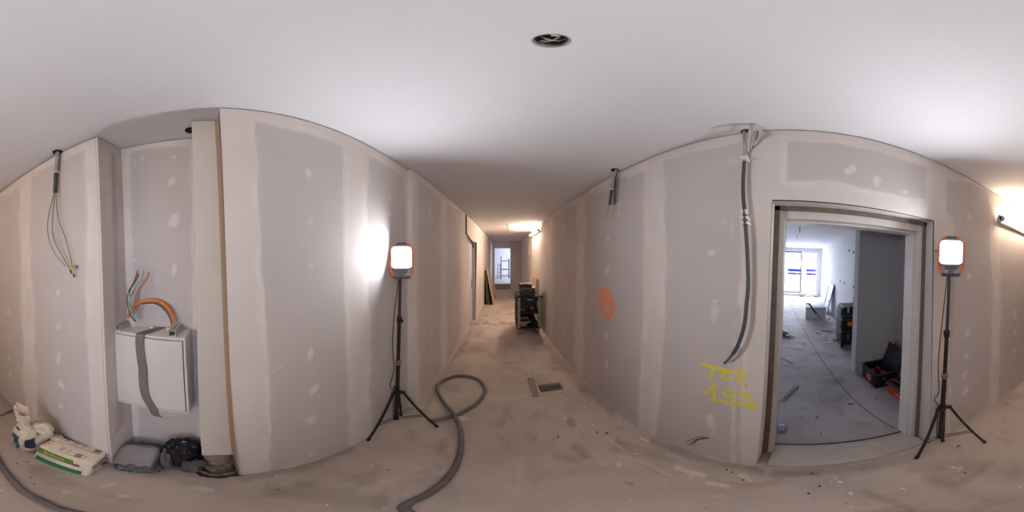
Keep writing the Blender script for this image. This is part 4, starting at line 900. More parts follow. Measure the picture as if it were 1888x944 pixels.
# twisted neck with flared mouth
ctr = [sc2 + Vector((.02, -.005, .13)), sc2 + Vector((.025, -.008, .19)), sc2 + Vector((.028, -.012, .225)), sc2 + Vector((.022, -.03, .29)), sc2 + Vector((.012, -.05, .35))]
rad = [.075, .045, .036, .065, .078]; V = []; n = 28
cs_ = spline(ctr, 4); rs = np.interp(np.linspace(0, 4, len(cs_)), range(5), rad)
for i, (c, r) in enumerate(zip(cs_, rs)):
    for k in range(n):
        a = 2 * math.pi * k / n; rr = r * (1 + .16 * math.sin(5 * a + i * .35) + .08 * math.sin(9 * a)); fl = .45 if i > 10 else .7
        V.append(c + Vector((math.cos(a) * rr * fl, math.sin(a) * rr, .35 * rr * math.cos(a + 2.5) * (i / len(cs_)))))
mb = MB(); mb.add(V, [(i * n + k, i * n + (k + 1) % n, (i + 1) * n + (k + 1) % n, (i + 1) * n + k) for i in range(len(cs_) - 1) for k in range(n)]); mb.build('open_neck', BAGW, t, smooth=True)
tf = lambda u, v: (v * -.2 + .9 * u, 1, v)
mb = MB(); decal_rect(mb, f2, lambda u, v: (u, 1, v), -.10, .72, -.30, .80, off=.006, n=20); mb.build('teal_print', mat('print_teal_blue', (22, 86, 100), .5), t)
mb = MB(); decal_rect(mb, f2, lambda u, v: (1, -u, v), -.82, -.15, -.25, .6, off=.006, n=20); mb.build('navy_print', mat('print_navy', (38, 44, 72), .5), t)
mb = MB(); decal_text(mb, f2, lambda u, v: (u, 1, v), '26 L', -.02, .40, .50, .8, .8, -.5, off=.010); mb.build('lettering', mat('print_white', (206, 206, 200), .5), t)
mb = MB(); decal_text(mb, f3, lambda u, v: (1, -u * .9, v), '9', -.2, -.3, .9, .8, .9, .25, off=.008, bold=.03); mb.build('lettering', mat('print_black', (50, 40, 36), .5), t)
mb = MB(); decal_rect(mb, f2, lambda u, v: (u, .65 - .2 * v, 1), -.4, .25, -.5, .1, off=.004); mb.build('brown_print', mat('print_dark_brown', (78, 58, 54), .5), t)

# grey folded plastic bag
t = thing('plastic_bag', 'flattened grey plastic bag folded on the floor below the meter cabinet', 'bag', (-.91, -.34, 0))
gm = mat('grey_film', (96, 94, 98), .38, noise=.25, nscale=9, bump=.35)
f4 = soft((-.905, -.375, .150), (.0, .108, .008), (.062, -.01, -.10), (.030, 0, .020), n=5, amp=.05, fr=1.5, seed=21)
build_soft('upper_fold', f4, mat('taupe_film', (134, 126, 126), .42, noise=.15, nscale=9, bump=.3), t, 20)
f5 = soft((-.885, -.36, .042), (-.012, .118, 0), (.088, .0, 0), (0, 0, .042), n=3.2, amp=.14, fr=2.6, seed=23)
build_soft('lower_folds', f5, mat('slate_film', (84, 90, 94), .3, noise=.3, nscale=12, bump=.5), t, 24)
f6 = soft((-.875, -.325, .085), (-.01, .07, 0), (.065, -.01, 0), (0, 0, .024), n=2.6, amp=.2, fr=3, seed=27)
build_soft('folded_layer', f6, gm, t, 18)
# navy bag
t = thing('navy_bag', 'crumpled dark navy plastic sack between the grey bag and the pipe', 'bag', (-.93, -.145, 0))
nm_ = mat('navy_film', (20, 22, 40), .22, noise=.3, nscale=10, bump=.4)
f7 = soft((-.955, -.150, .185), (.0, .092, 0), (.072, 0, 0), (0, 0, .185), n=3, amp=.12, fr=2.4, seed=31)
build_soft('sack', f7, nm_, t, 26)
f8 = soft((-.89, -.095, .095), (.0, .048, 0), (.05, 0, 0), (0, 0, .095), n=2.6, amp=.2, fr=3, seed=33)
build_soft('grey_fold', f8, mat('olive_grey_film', (96, 90, 86), .35, noise=.3, nscale=12, bump=.5), t, 20)
f9 = soft((-.90, -.222, .16), (.0, .030, 0), (.045, 0, 0), (0, 0, .11), n=2.6, amp=.16, fr=3, seed=35)
build_soft('grey_flap', f9, gm, t, 16)
rim_ = [(-.90, -.225, .33), (-.872, -.235, .20), (-.865, -.225, .08), (-.868, -.16, .012), (-.845, -.11, .008), (-.85, -.06, .05)]
mb = MB(); mb.tube(spline(rim_, 6), .005, 6); mb.build('hem', mat('hem_grey', (120, 116, 120), .4), t, smooth=True)

# ------------------------------------------------------------ floor patch: cover strip and debris
pl = [PF(*q) for q in ((972, 697), (984, 697), (995, 731.5), (982, 732))]
mb = MB(); mb.prism([p + Vector((0, 0, .0005)) for p in pl], (0, 0, .004)); o = mb.build('cover_strip', mat('strip_brown', (132, 120, 110), .7, noise=.15, nscale=20), loc=pl[0], bevel=.001); tag(o, 'flat brown-grey strip lying beside the cavity in the floor', 'strip')
for k in range(9):
    c = Vector((.46 + .024 * k, 1.93 + .09 * random.random(), -.022)); mb = MB(); mb.box(c, (.025, .03, .02), Matrix.Rotation(random.random() * 3, 4, Vector((.3, .2, 1))))
    o = mb.build('rubble', mat('rubble_grey', (128, 118, 112), .9, noise=.3, nscale=40), loc=c, bevel=.004); tag(o, 'grey rubble lump in the rectangular floor cavity', 'rubble', 'rubble in the floor cavity')
def flake(px, py, wpx, hpx, name='plaster_flake', m=GYPS, label='small white plaster flake on the corridor floor', cat='debris', group='plaster flakes on the corridor floor', hz=.004, z=0, rot=0, n=7):
    if z == 0 and group:
        w_ = ['behind the hose near the bags', 'beside the left work light and hose', 'between the floor cavity and the right wall', 'in front of the wide doorway', 'around the feet of the right work light'][sum(px > v for v in (480, 950, 1250, 1700))]
        label = label.replace('on the corridor floor', 'on the floor ' + w_); group = group.replace('on the corridor floor', w_)
    c = PZ(px, py, z); e1 = PZ(px + wpx / 2, py, z) - c; e2 = PZ(px, py + hpx / 2, z) - c; pts = []
    for k in range(n):
        a = 2 * math.pi * k / n + rot; r = .75 + .45 * random.random(); pts.append(c + e1 * math.cos(a) * r + e2 * math.sin(a) * r + Vector((0, 0, .0005)))
    pts = [Vector((p.x, p.y, z + .0005)) for p in pts]
    mb = MB(); mb.prism(pts, (0, 0, hz)); o = mb.build(name, m, loc=Vector((c.x, c.y, z))); return tag(o, label, cat, group)
for (a, b, w_, h_) in [(1077, 751, 5, 5), (1042, 772, 6, 4), (1067, 784.5, 4, 3), (1064, 797.5, 4, 3), (1092, 785, 6, 3.5), (1094, 837.5, 4, 1.6), (1171, 837, 6, 2), (1163, 922.5, 5, 2.5), (1128, 876, 4, 1.5), (1260, 930, 6, 1.8), (1268, 933, 6, 1.6), (1033, 811, 6, 2),
                       (1541, 882, 6, 3), (1532.5, 888, 4, 3), (1550, 889, 14, 4), (1546, 894, 4, 2), (1553, 902, 4, 1.8), (1569, 910, 10, 6), (1570, 935, 9, 2), (1665, 901, 8, 3), (1758, 862, 7, 2.5), (1770, 862.5, 6, 2), (1768, 868.5, 4, 1.5), (1783, 838, 5, 2),
                       (1881, 897.5, 7, 3), (1831, 822, 5, 2), (1537, 878, 3, 2), (1734, 848, 3, 1.5), (668, 845.5, 4, 1.6), (685, 857, 4, 1.8), (595, 899, 3, 1.6), (603, 931, 6, 3), (708, 938, 9, 2), (795, 900, 6, 3), (864, 824, 4, 2), (870, 835, 4, 1.6), (785, 843, 3, 1.2), (706, 887, 3, 1.2),
                       (728, 918, 4, 1.5), (734, 929, 3, 1.2), (842, 670, 3, 1.4), (806, 745, 4, 2), (235, 893, 3, 1.6), (114, 930.5, 4, 1.4), (2, 904, 6, 3), (12, 890, 3, 1.2), (41, 855, 4, 1.4), (338, 926, 4, 1.2), (968, 716.5, 3.5, 2), (970, 731, 5, 2.4), (1045, 737, 5, 3), (1213, 838, 4, 1.5), (510, 878, 5, 2), (1236, 867, 4, 1.5), (1000, 650, 3, 1.2)]:
    flake(a, b, w_, h_, hz=.003 + .003 * random.random())
mb = MB(); q = [PF(*p) for p in ((1178, 808), (1181, 806.5), (1198, 814.5), (1194, 817))]; mb.prism([p + Vector((0, 0, .0005)) for p in q], (0, 0, .006)); o = mb.build('plasterboard_strip', GYPS, loc=q[0]); tag(o, 'narrow white plasterboard offcut close to the right wall', 'offcut')
mb = MB(); q = [PF(*p) for p in ((843, 768.5), (858, 768), (861, 771), (871, 773), (860, 774.5), (853, 776.5), (845, 772))]; mb.prism([p + Vector((0, 0, .0005)) for p in q], (0, 0, .004)); o = mb.build('plaster_flake', mat('cream_flake', (196, 182, 164), .8), loc=q[0]); tag(o, 'cream leaf-shaped flake beside the crossing of the hose', 'debris')
for (a, b, w_, h_) in [(1101, 797, 4, 1.8), (1119, 799, 7, 3), (1029, 806, 3, 5), (1350, 871, 3, 4), (1340, 866, 4, 3), (1768, 822, 8, 1.6), (1765, 826, 3, 3), (1370, 885, 4, 3), (1779, 872, 6, 2), (716, 867, 7, 1.2), (492, 893, 3, 1.6), (485, 882, 3, 1.3), (57, 881, 4, 1.6), (63, 892, 5, 1.6), (31, 855, 4, 1.6), (48, 851, 3, 1.4), (53, 851, 3, 1.4), (38, 893, 4, 1.4), (512, 903, 6, 2), (1497, 873, 6, 2), (1511, 896.5, 5, 3), (1491, 909.5, 6, 3)]:
    flake(a, b, w_, h_, 'dirt_crumb', mat('dirt_dark', (74, 62, 56), .9), 'small dark dirt crumb on the corridor floor', 'debris', 'dark crumbs on the corridor floor', .004)

# ------------------------------------------------------------ tool cart
cy0 = 3.80; cx0, cx1 = .365, .845; cyb = 4.42
t = thing('tool_cart', 'black and aluminium three-tier service cart against the right corridor wall', 'cart', ((cx0 + cx1) / 2, (cy0 + cyb) / 2, 0))
zd, zm, zt = .19, .53, .84
for x in (cx0 + .03, cx1 - .03):
    for y in (cy0 - .004, cyb + .004):
        mb = MB(); mb.span((x - .026, y - .018, .17), (x + .026, y + .018, zt)); mb.build('post', ALU, t, bevel=.006)
for nm, z, hgt in (('bottom_shelf', .15, .05), ('middle_shelf', zm - .05, .055), ('top_shelf', zt - .03, .05)):
    mb = MB(); mb.span((cx0, cy0, z), (cx1, cyb, z + .02))
    for a, b in (((cx0, cy0, z), (cx1, cy0 + .02, z + hgt)), ((cx0, cyb - .02, z), (cx1, cyb, z + hgt)), ((cx0, cy0, z), (cx0 + .02, cyb, z + hgt)), ((cx1 - .02, cy0, z), (cx1, cyb, z + hgt))): mb.span(a, b)
    mb.build(nm, BLACKP, t, bevel=.004)
for x in (cx0, cx1):
    for y in (cy0, cyb):
        for z in (.15, zm - .05, zt - .07): mb = MB(); mb.box((x + (.035 if x == cx0 else -.035), y + (.02 if y == cy0 else -.02), z + .03), (.075, .075, .07)); mb.build('corner_bracket', BLACKP, t, bevel=.005)
mb = MB(); mb.span((cx0 + .07, cy0 + .03, zt - .20), (cx1 - .07, cyb - .05, zt - .03)); dr = mb.build('drawer', mat('drawer_black', (14, 15, 17), .4), t, bevel=.003)
mb = MB(); mb.prism([(.555, cy0 + .028, .80), (.685, cy0 + .028, .80), (.675, cy0 + .028, .77), (.572, cy0 + .028, .77)], (0, -.003, 0)); mb.build('drawer_label', mat('label_grey', (150, 152, 156), .5), dr)
mb = MB(); mb.span((cx0 + .07, cyb - .05, zm), (cx1 - .07, cyb - .045, zt - .22)); mb.span((cx0 + .07, cyb - .05, .2), (cx1 - .07, cyb - .045, zm - .06)); mb.build('rear_panel', mat('drawer_black', (14, 15, 17), .4), t)
for x in (cx0 + .03, cx1 - .06):
    for y in (cy0 + .03, cyb - .03):
        mb = MB(); mb.tube([(x - .012, y, .052), (x + .020, y, .052)], .05, 18); w1 = mb.build('wheel', mat('castor_grey', (126, 118, 114), .5), t, bevel=.004)
        mb = MB(); mb.tube([(x - .014, y, .052), (x + .022, y, .052)], .02, 12); mb.build('wheel_hub', BLACKP, w1)
        mb = MB(); mb.span((x - .03, y - .03, .11), (x + .038, y + .03, .15)); mb.span((x - .03, y - .02, .05), (x - .02, y + .02, .12)); mb.span((x + .028, y - .02, .05), (x + .038, y + .02, .12)); mb.build('castor_fork', STEEL, t, bevel=.004)
mb = MB(); mb.tube(spline([(cx0 - .01, cy0 + .15, .80), (cx0 - .05, cy0 + .12, .82), (cx0 - .05, cyb - .15, .82), (cx0 - .01, cyb - .12, .80)], 5), .014, 8); mb.build('push_handle', BLACKP, t, smooth=True)
mb = MB(); mb.tube([(cx1 + .02, cy0 + .01, .81), (cx1 + .02, cy0 + .01, .87)], .022, 10); mb.build('side_holder', BLACKP, t)
mb = MB(); mb.span((cx0 - .018, cy0 + .12, .30), (cx0 - .004, cyb - .1, .72)); mb.build('side_panel', mat('panel_dark', (58, 52, 50), .6), t, bevel=.003)
# things on the cart
t = thing('tool_case', 'grey translucent case with black lid and handle on top of the service cart', 'tool case', (.56, 4.0, zt + .02))
za = zt + .021
mb = MB(); mb.span((.41, cy0 + .06, za), (.74, cy0 + .36, za + .15)); mb.build('case_body', mat('case_grey', (66, 70, 74), .35, noise=.3, nscale=14), t, bevel=.01)
mb = MB(); mb.span((.405, cy0 + .055, za + .15), (.745, cy0 + .365, za + .175)); mb.build('case_rim', mat('rim_lightgrey', (132, 132, 132), .4), t, bevel=.004)
mb = MB(); mb.span((.41, cy0 + .08, za + .175), (.68, cy0 + .34, za + .25)); mb.build('case_lid', BLACKP, t, bevel=.014)
mb = MB(); mb.tube(spline([(.44, cy0 + .07, za + .235), (.47, cy0 + .05, za + .25), (.62, cy0 + .05, za + .25), (.65, cy0 + .07, za + .235)], 5), .012, 8); mb.build('handle', mat('handle_greyish', (116, 112, 112), .5), t, smooth=True)
for xx in (.44, .63):
    mb = MB(); mb.span((xx, cy0 + .052, za + .10), (xx + .035, cy0 + .06, za + .19)); mb.build('latch', GREYP, t, bevel=.003)
t = thing('tool_box', 'open black box under the top of the service cart edge', 'box', (.60, 3.9, zt)) if False else None
mb = MB(); mb.tube([(.56, 4.0, zm + .025), (.66, 4.05, zm + .03)], .018, 10); mb.box((.55, 3.99, zm + .03), (.05, .04, .04)); o = mb.build('screwdriver', mat('dark_red', (110, 34, 34), .5), loc=(.6, 4, zm), bevel=.003); tag(o, 'dark red tool lying on the middle shelf of the cart', 'tool')
mb = MB(); mb.box((.685, 3.93, zm + .036), (.05, .05, .058), Matrix.Rotation(.5, 4, 'Z')); mb.tube([(.69, 3.93, zm + .06), (.66, 3.98, zm + .12)], .012, 8); o = mb.build('tape_measure', ORANGE, loc=(.685, 3.93, zm), bevel=.008); tag(o, 'small orange hand tool on the middle shelf of the cart', 'tool')
mb = MB(); mb.span((.42, 3.87, zm + .006), (.53, 4.1, zm + .035)); o = mb.build('parts_tray', GREYP, loc=(.47, 3.98, zm), bevel=.006); tag(o, 'low grey tray at the left of the middle cart shelf', 'tray')
mb = MB(); mb.span((.425, 3.85, .172), (.565, 4.05, .25)); o = mb.build('cardboard_box', mat('cardboard', (190, 140, 82), .8, noise=.1), loc=(.49, 3.95, .172), bevel=.003); tag(o, 'small tan cardboard box on the bottom cart shelf', 'box')
t = thing('open_carton', 'open pale carton with parts resting on the tan box in the cart', 'box', (.53, 3.99, .251))
mb = MB()
for a, b in (((.42, 3.86, .251), (.64, 4.12, .257)), ((.42, 3.86, .257), (.64, 3.865, .30)), ((.42, 4.115, .257), (.64, 4.12, .32)), ((.42, 3.865, .257), (.425, 4.115, .31)), ((.635, 3.865, .257), (.64, 4.115, .31))): mb.span(a, b)
mb.build('carton', mat('carton_pale', (170, 152, 138), .8), t)
mb = MB()
for k in range(8): mb.box((.46 + .02 * k, 3.93 + .02 * (k % 4), .275), (.03, .05, .025), Matrix.Rotation(k, 4, 'Z'))
mb.build('fittings', mat('fittings_dark', (84, 60, 48), .6), t)
mb = MB(); mb.span((.66, 3.9, .172), (.76, 4.2, .33)); o = mb.build('black_container', BLACKP, loc=(.71, 4.05, .172), bevel=.012); tag(o, 'dark container at the right of the bottom cart shelf', 'container')
mb = MB()
# plasterboard piece leaning behind the cart on the right wall
mb = MB(); b0, b1 = Vector((.80, 4.62, 0)), Vector((.80, 5.05, 0)); mb.prism([(.79, 4.62, 0), (.79, 5.05, 0), (.905, 5.05, 1.17), (.905, 4.62, 1.13)], (.0125, 0, 0)); o = mb.build('plasterboard', PAPER, loc=(.8, 4.8, 0), bevel=.001); tag(o, 'tan plasterboard piece leaning on the right wall behind the cart', 'board')

# ------------------------------------------------------------ leaning boards on the left
def lean(label, px0, px1, pyb, dx_top, h0, h1, m, th=.0125, y_off=0, group='plasterboards leaning on the left wall'):
    pass
wl = lambda y, z: float(interp(LB2, y)) * (1 - z / CE) + float(interp(LT2, y)) * z / CE
for k, (label, foot, y0_, y1_, h0, h1, m) in enumerate([
        ('rearmost dark-edged board leaning on the left corridor wall', .10, 6.48, 7.5, 1.20, 1.16, mat('board_dark', (104, 92, 84), .8)),
        ('second board of the leaning stack, grey edge showing', .15, 6.47, 7.5, 1.12, 1.1, mat('board_grey', (150, 146, 142), .8)),
        ('third leaning board, dark face behind the front board', .20, 6.45, 7.45, 1.16, 1.12, mat('board_dark', (104, 92, 84), .8)),
        ('front tan plasterboard of the tall leaning stack', .32, 6.42, 7.4, 1.27, 1.20, PAPER)]):
    xw0 = wl(y0_, 1.2) + .014 + .019 * k; xb0 = wl(y0_, 0) + foot
    mb = MB(); mb.prism([(xb0, y0_, 0), (xb0 + .05, y1_, 0), (xw0 + .05, y1_, h1), (xw0 - .0, y0_, h0)], (.0125, 0, .001)); o = mb.build('plasterboard', m, loc=(xb0, y0_, 0)); tag(o, label, 'board', 'boards leaning on the left wall')
for k, label in enumerate(['rear board of the short pinkish leaning stack', 'middle board of the short pinkish leaning stack', 'front board of the short pinkish leaning stack']):
    y0_ = 7.62 - .06 * k; xb0 = -.24 + .055 * k; xw0 = xb0 - .20 + .02 * k
    mb = MB(); mb.prism([(xb0, y0_, 0), (xb0 + .04, y0_ + .5, 0), (xw0 + .04, y0_ + .5, .54), (xw0, y0_, .50 + .02 * k)], (.022, 0, .001)); o = mb.build('plasterboard', mat('board_pink', (176, 130, 112), .8) if k < 2 else mat('board_pinktan', (186, 152, 134), .8), loc=(xb0, y0_, 0)); tag(o, label, 'board', 'short boards leaning on the left wall')

# ------------------------------------------------------------ scaffold in the far room
t = thing('scaffold_frame', 'grey metal scaffold frame seen through the far doorway', 'scaffold', (.3, 12.5, .24))
z0 = .241
for x in (.10, .62):
    for y in (12.2, 12.9):
        mb = MB(); mb.tube([(x, y, z0 + .05), (x, y, 1.72 if x < .3 else 1.55)], .022, 8); mb.build('upright', mat('scaffold_grey', (88, 90, 100), .4, .5), t)
        mb = MB(); mb.tube([(x - .02, y, z0 + .045), (x + .02, y, z0 + .045)], .045, 12); mb.build('castor', BLACKP, t)
for z in (.42, .85, 1.40):
    for y in (12.2, 12.9):
        mb = MB(); mb.tube([(.10, y, z), (.62, y, z)], .017, 8); mb.build('rail', mat('scaffold_grey', (88, 90, 100), .4, .5), t)
t = thing('folding_ladder', 'narrow grey folding ladder beside the scaffold in the far room', 'ladder', (-.05, 12.2, .24))
for x in (-.14, .02):
    mb = MB(); mb.tube([(x, 12.1, z0), (x + .04, 12.3, 1.25)], .018, 8); mb.build('rail', mat('scaffold_grey', (88, 90, 100), .4, .5), t)
for k in range(4):
    mb = MB(); mb.tube([(-.135 + .01 * k, 12.13 + .04 * k, .45 + .22 * k), (.03 + .01 * k, 12.13 + .04 * k, .45 + .22 * k)], .014, 8); mb.build('rung', mat('scaffold_grey', (88, 90, 100), .4, .5), t)

# ------------------------------------------------------------ room things
# grey block with a tool on it
t = thing('foam_block', 'pale grey rectangular block standing on the bright room floor', 'block', (5.7, -.6, RZ))
mb = MB(); bz = .385; mb.prism([(5.55, -.305, RZ), (5.56, -.90, RZ), (5.92, -.88, RZ), (5.90, -.30, RZ)], (0, 0, bz - RZ)); mb.build('block', mat('block_grey', (206, 204, 206), .8, noise=.08, nscale=8), t, bevel=.008)
t = thing('caulking_gun', 'dark caulking gun leaning over the edge of the pale block', 'tool', (5.52, -.5, RZ))
a, b = PX(1492, 560.5, 5.50), PX(1505, 578, 5.50)
mb = MB(); mb.tube([a, b], .026, 10); mb.build('barrel', mat('tool_dark', (58, 58, 62), .5), t)
mb = MB(); mb.box(a + Vector((-.01, .03, .01)), (.05, .14, .03)); mb.build('grip', BLACKP, t, bevel=.004)
mb = MB(); mb.tube(spline([b, PX(1508, 580, 5.5), PX(1511, 585, 5.5), PX(1514, 589, 5.48)], 4), .007, 6); mb.build('nozzle_cord', mat('tool_dark', (58, 58, 62), .5), t)
# leaning window sash
mb = MB(); t = thing('leaning_sash', 'grey framed glass sash with dark smudges leaning on the room wall', 'window sash', (6.6, -1.05, RZ))
c4 = [Vector((7.0, -1.02, RZ)), Vector((6.1, -1.02, RZ)), Vector((6.1, -1.235, 1.02)), Vector((7.0, -1.235, 1.02))]
gf = mat('sash_grey', (112, 116, 130), .45)
ex = (c4[1] - c4[0]).normalized(); ey = (c4[3] - c4[0]).normalized(); en = ex.cross(ey)
if en.y < 0: en = -en
H_ = (c4[3] - c4[0]).length
for a, b, c_, d_ in ((0, 0, .9, .07), (0, H_ - .07, .9, H_), (0, .07, .07, H_ - .07), (.83, .07, .9, H_ - .07)):
    mb = MB(); o_ = c4[0]; mb.prism([o_ + ex * a + ey * b, o_ + ex * c_ + ey * b, o_ + ex * c_ + ey * d_, o_ + ex * a + ey * d_], en * .03); mb.build('rail', gf, t, bevel=.003)
mb = MB(); mb.prism([c4[0] + ex * .07 + ey * .07 + en * .01, c4[0] + ex * .83 + ey * .07 + en * .01, c4[0] + ex * .83 + ey * (H_ - .07) + en * .01, c4[0] + ex * .07 + ey * (H_ - .07) + en * .01], en * .008); mb.build('pane', mat('sash_pane', (196, 200, 212), .25), t)
mb = MB(); random.seed(4)
for k in range(14):
    u, v = .50 + .30 * random.random(), .10 + .62 * random.random(); s_ = .03 + .05 * random.random(); c = c4[0] + ex * u + ey * v + en * .0185; mb.prism([c + (ex * math.cos(q) + ey * math.sin(q)) * s_ * (.6 + .6 * random.random()) for q in [i * math.pi / 3 for i in range(6)]], en * .001)
mb.build('smudges', mat('smudge_dark', (66, 72, 92), .6), t, kind='stuff')
# stacked tool trolley
t = thing('tool_trolley', 'tall stack of black modular toolboxes on wheels at the partition', 'tool trolley', (3.6, -1.05, RZ))
X0, X1, Y0, Y1 = 3.42, 3.88, -.855, -1.235
for nm, za, zb_, ins in (('bottom_box', .085, .40, 0), ('middle_box', .41, .64, .0), ('drawer_box', .65, .725, .0), ('top_case', .74, .88, .02)):
    mb = MB(); mb.span((X0 + ins, Y0 - ins, za), (X1 - ins, Y1 + ins, zb_)); bx = mb.build(nm, BLACKP, t, bevel=.012)
    if nm != 'top_case':
        mb = MB(); mb.span((X0 - .012, Y0 + .006, zb_ - .025), (X1 + .01, Y1 - .0, zb_ + .004)); mb.build('rim', mat('rim_greyblack', (64, 66, 70), .5), bx, bevel=.004)
    if nm == 'middle_box':
        mb = MB(); mb.span((X0 - .006, -.975, .50), (X0, -1.045, .59)); mb.span((X0 - .007, -.96, .53), (X0 - .001, -1.06, .565)); mb.build('emblem', mat('emblem_orange', (236, 128, 36), .5), bx, label='orange emblem')
    if nm == 'bottom_box':
        mb = MB(); mb.span((X0 - .005, -.965, .23), (X0, -1.005, .33)); mb.build('label', mat('label_steel', (96, 98, 104), .5), bx)
        mb = MB(); mb.span((X0 + .14, Y0 + .005, .17), (X0 + .22, Y0, .22)); mb.build('logo', mat('logo_red', (170, 50, 44), .5), bx)
    if nm == 'top_case':
        for yy in (-.96, -1.16):
            mb = MB(); mb.span((X0 + .01, yy, .77), (X0 + .022, yy - .03, .85)); mb.tube([(X0 + .012, yy - .015, .845), (X0 + .012, yy - .015, .875)], .022, 10); mb.build('latch', mat('latch_white', (206, 206, 206), .5), bx)
        mb = MB(); mb.tube(spline([(X0 + .02, -.99, .87), (X0 - .005, -1.0, .885), (X0 - .005, -1.13, .885), (X0 + .02, -1.14, .87)], 4), .012, 8); mb.build('handle', BLACKP, bx)
for za in (.2, .45, .70):
    mb = MB(); mb.span((X0 + .05, Y0 + .012, za), (X1 - .05, Y0, za + .14)); mb.build('side_grip', mat('rim_greyblack', (64, 66, 70), .5), t, bevel=.006)
for x in (X0 + .05, X1 - .05):
    for y in (Y0 - .03, Y1 + .03):
        mb = MB(); mb.tube([(x, y - .018, RZ + .04), (x, y + .018, RZ + .04)], .04, 14); mb.build('wheel', RUBBER, t, bevel=.004)
mb = MB(); mb.tube([(X1 + .02, Y1 + .02, .2), (X1 + .02, Y1 + .02, .98)], .012, 8); mb.build('pull_handle', BLACKM, t)

def openbox(t, p0, ux, uy, lx, ly, z0, h, m, th=.012, name='body'):
    mb = MB(); p0 = Vector((p0[0], p0[1], z0)); ux, uy = Vector(ux), Vector(uy); Z = Vector((0, 0, 1))
    def bx(a0, a1, b0, b1, c0, c1): mb.prism([p0 + ux * a0 + uy * b0 + Z * c0, p0 + ux * a1 + uy * b0 + Z * c0, p0 + ux * a1 + uy * b1 + Z * c0, p0 + ux * a0 + uy * b1 + Z * c0], Z * (c1 - c0))
    bx(0, lx, 0, ly, 0, th); bx(0, th, 0, ly, th, h); bx(lx - th, lx, 0, ly, th, h); bx(th, lx - th, 0, th, th, h); bx(th, lx - th, ly - th, ly, th, h)
    return mb.build(name, m, t, bevel=.004)
# open black toolbox
t = thing('open_toolbox', 'open black toolbox with raised lid and tools, in the niche past the doorway', 'toolbox', (2.2, -1.08, RZ))
n0 = Vector((2.01, -.935, 0)); uxx = Vector((.38, .026, 0)).normalized(); uyy = Vector((.02, -.31, 0)).normalized(); LX, LY, HH = .385, .31, .225
openbox(t, n0, uxx, uyy, LX, LY, RZ, HH, BLACKP)
mb = MB(); Z = Vector((0, 0, 1))
for (a0, a1, b0, b1) in ((-.006, LX + .006, -.008, .012), (-.006, LX + .006, LY - .012, LY + .008), (-.008, .012, .012, LY - .012), (LX - .012, LX + .008, .012, LY - .012)):
    q0 = n0 + Z * (RZ + HH); mb.prism([q0 + uxx * a0 + uyy * b0, q0 + uxx * a1 + uyy * b0, q0 + uxx * a1 + uyy * b1, q0 + uxx * a0 + uyy * b1], Z * .014)
mb.build('rim', mat('rim_greyblack', (64, 66, 70), .5), t, bevel=.003)
hinge = n0 + uyy * (LY - .005) + Z * (RZ + HH + .012); lup = (uyy * .10 + Z * .30).normalized(); ln = uxx.cross(lup); ln = -ln if ln.y < 0 else ln
mb = MB(); q0 = hinge; LH = .30; mb.prism([q0, q0 + uxx * LX, q0 + uxx * LX + lup * LH, q0 + lup * LH], -ln * .045); lid = mb.build('lid', BLACKP, t, bevel=.010)
mb = MB()
for a0, a1, b0, b1 in ((.03, .35, .04, .13), (.03, .17, .15, .26), (.20, .35, .15, .26)): mb.prism([q0 + ln * .0005 + uxx * a0 + lup * b0, q0 + ln * .0005 + uxx * a1 + lup * b0, q0 + ln * .0005 + uxx * a1 + lup * b1, q0 + ln * .0005 + uxx * a0 + lup * b1], ln * .006)
mb.build('lid_ribs', mat('lid_inner', (46, 52, 62), .5), lid, bevel=.004)
for a0 in (.045, .27):
    mb = MB(); mb.prism([q0 + uxx * a0 + lup * (LH - .004), q0 + uxx * (a0 + .06) + lup * (LH - .004), q0 + uxx * (a0 + .055) + lup * (LH + .022), q0 + uxx * (a0 + .005) + lup * (LH + .022)], -ln * .03); mb.build('latch', mat('latch_orange', (226, 80, 34), .5), lid, bevel=.003, label='orange latch')
mb = MB(); nf_ = -uyy
for a0 in (.03, .075, .30, .345): mb = MB(); mb.prism([n0 + Z * (RZ + .01) + uxx * a0, n0 + Z * (RZ + .01) + uxx * (a0 + .022), n0 + Z * (RZ + HH - .01) + uxx * (a0 + .022), n0 + Z * (RZ + HH - .01) + uxx * a0], nf_ * .008); mb.build('front_rib', mat('rim_black', (40, 42, 46), .5), t, bevel=.003)
mb = MB(); mb.prism([n0 + nf_ * .001 + Z * (RZ + .05) + uxx * .12, n0 + nf_ * .001 + Z * (RZ + .05) + uxx * .24, n0 + nf_ * .001 + Z * (RZ + .15) + uxx * .24, n0 + nf_ * .001 + Z * (RZ + .15) + uxx * .12], nf_ * .003); mb.build('badge', mat('badge_redorange', (206, 96, 74), .5), t, label='faded red badge')
mb = MB(); mb.prism([n0 - uxx * .001 + Z * (RZ + .04) + uyy * .12, n0 - uxx * .001 + Z * (RZ + .04) + uyy * .18, n0 - uxx * .001 + Z * (RZ + .06) + uyy * .18, n0 - uxx * .001 + Z * (RZ + .06) + uyy * .12], -uxx * .002); mb.build('small_label', mat('label_grey', (150, 152, 156), .5), t)
def inbox(u, v, z): return n0 + uxx * u + uyy * v + Z * (RZ + z)
mb = MB(); mb.span(inbox(0.02, .02, .012) - Vector((0, .26, 0)) * 0, inbox(.02, .02, .012) + Vector((.001, -.001, .001)))
mb = MB(); mb.prism([inbox(.015, .015, .10), inbox(LX - .015, .015, .10), inbox(LX - .015, LY - .015, .10), inbox(.015, LY - .015, .10)], (0, 0, .008)); mb.build('tray', RUBBER, t)
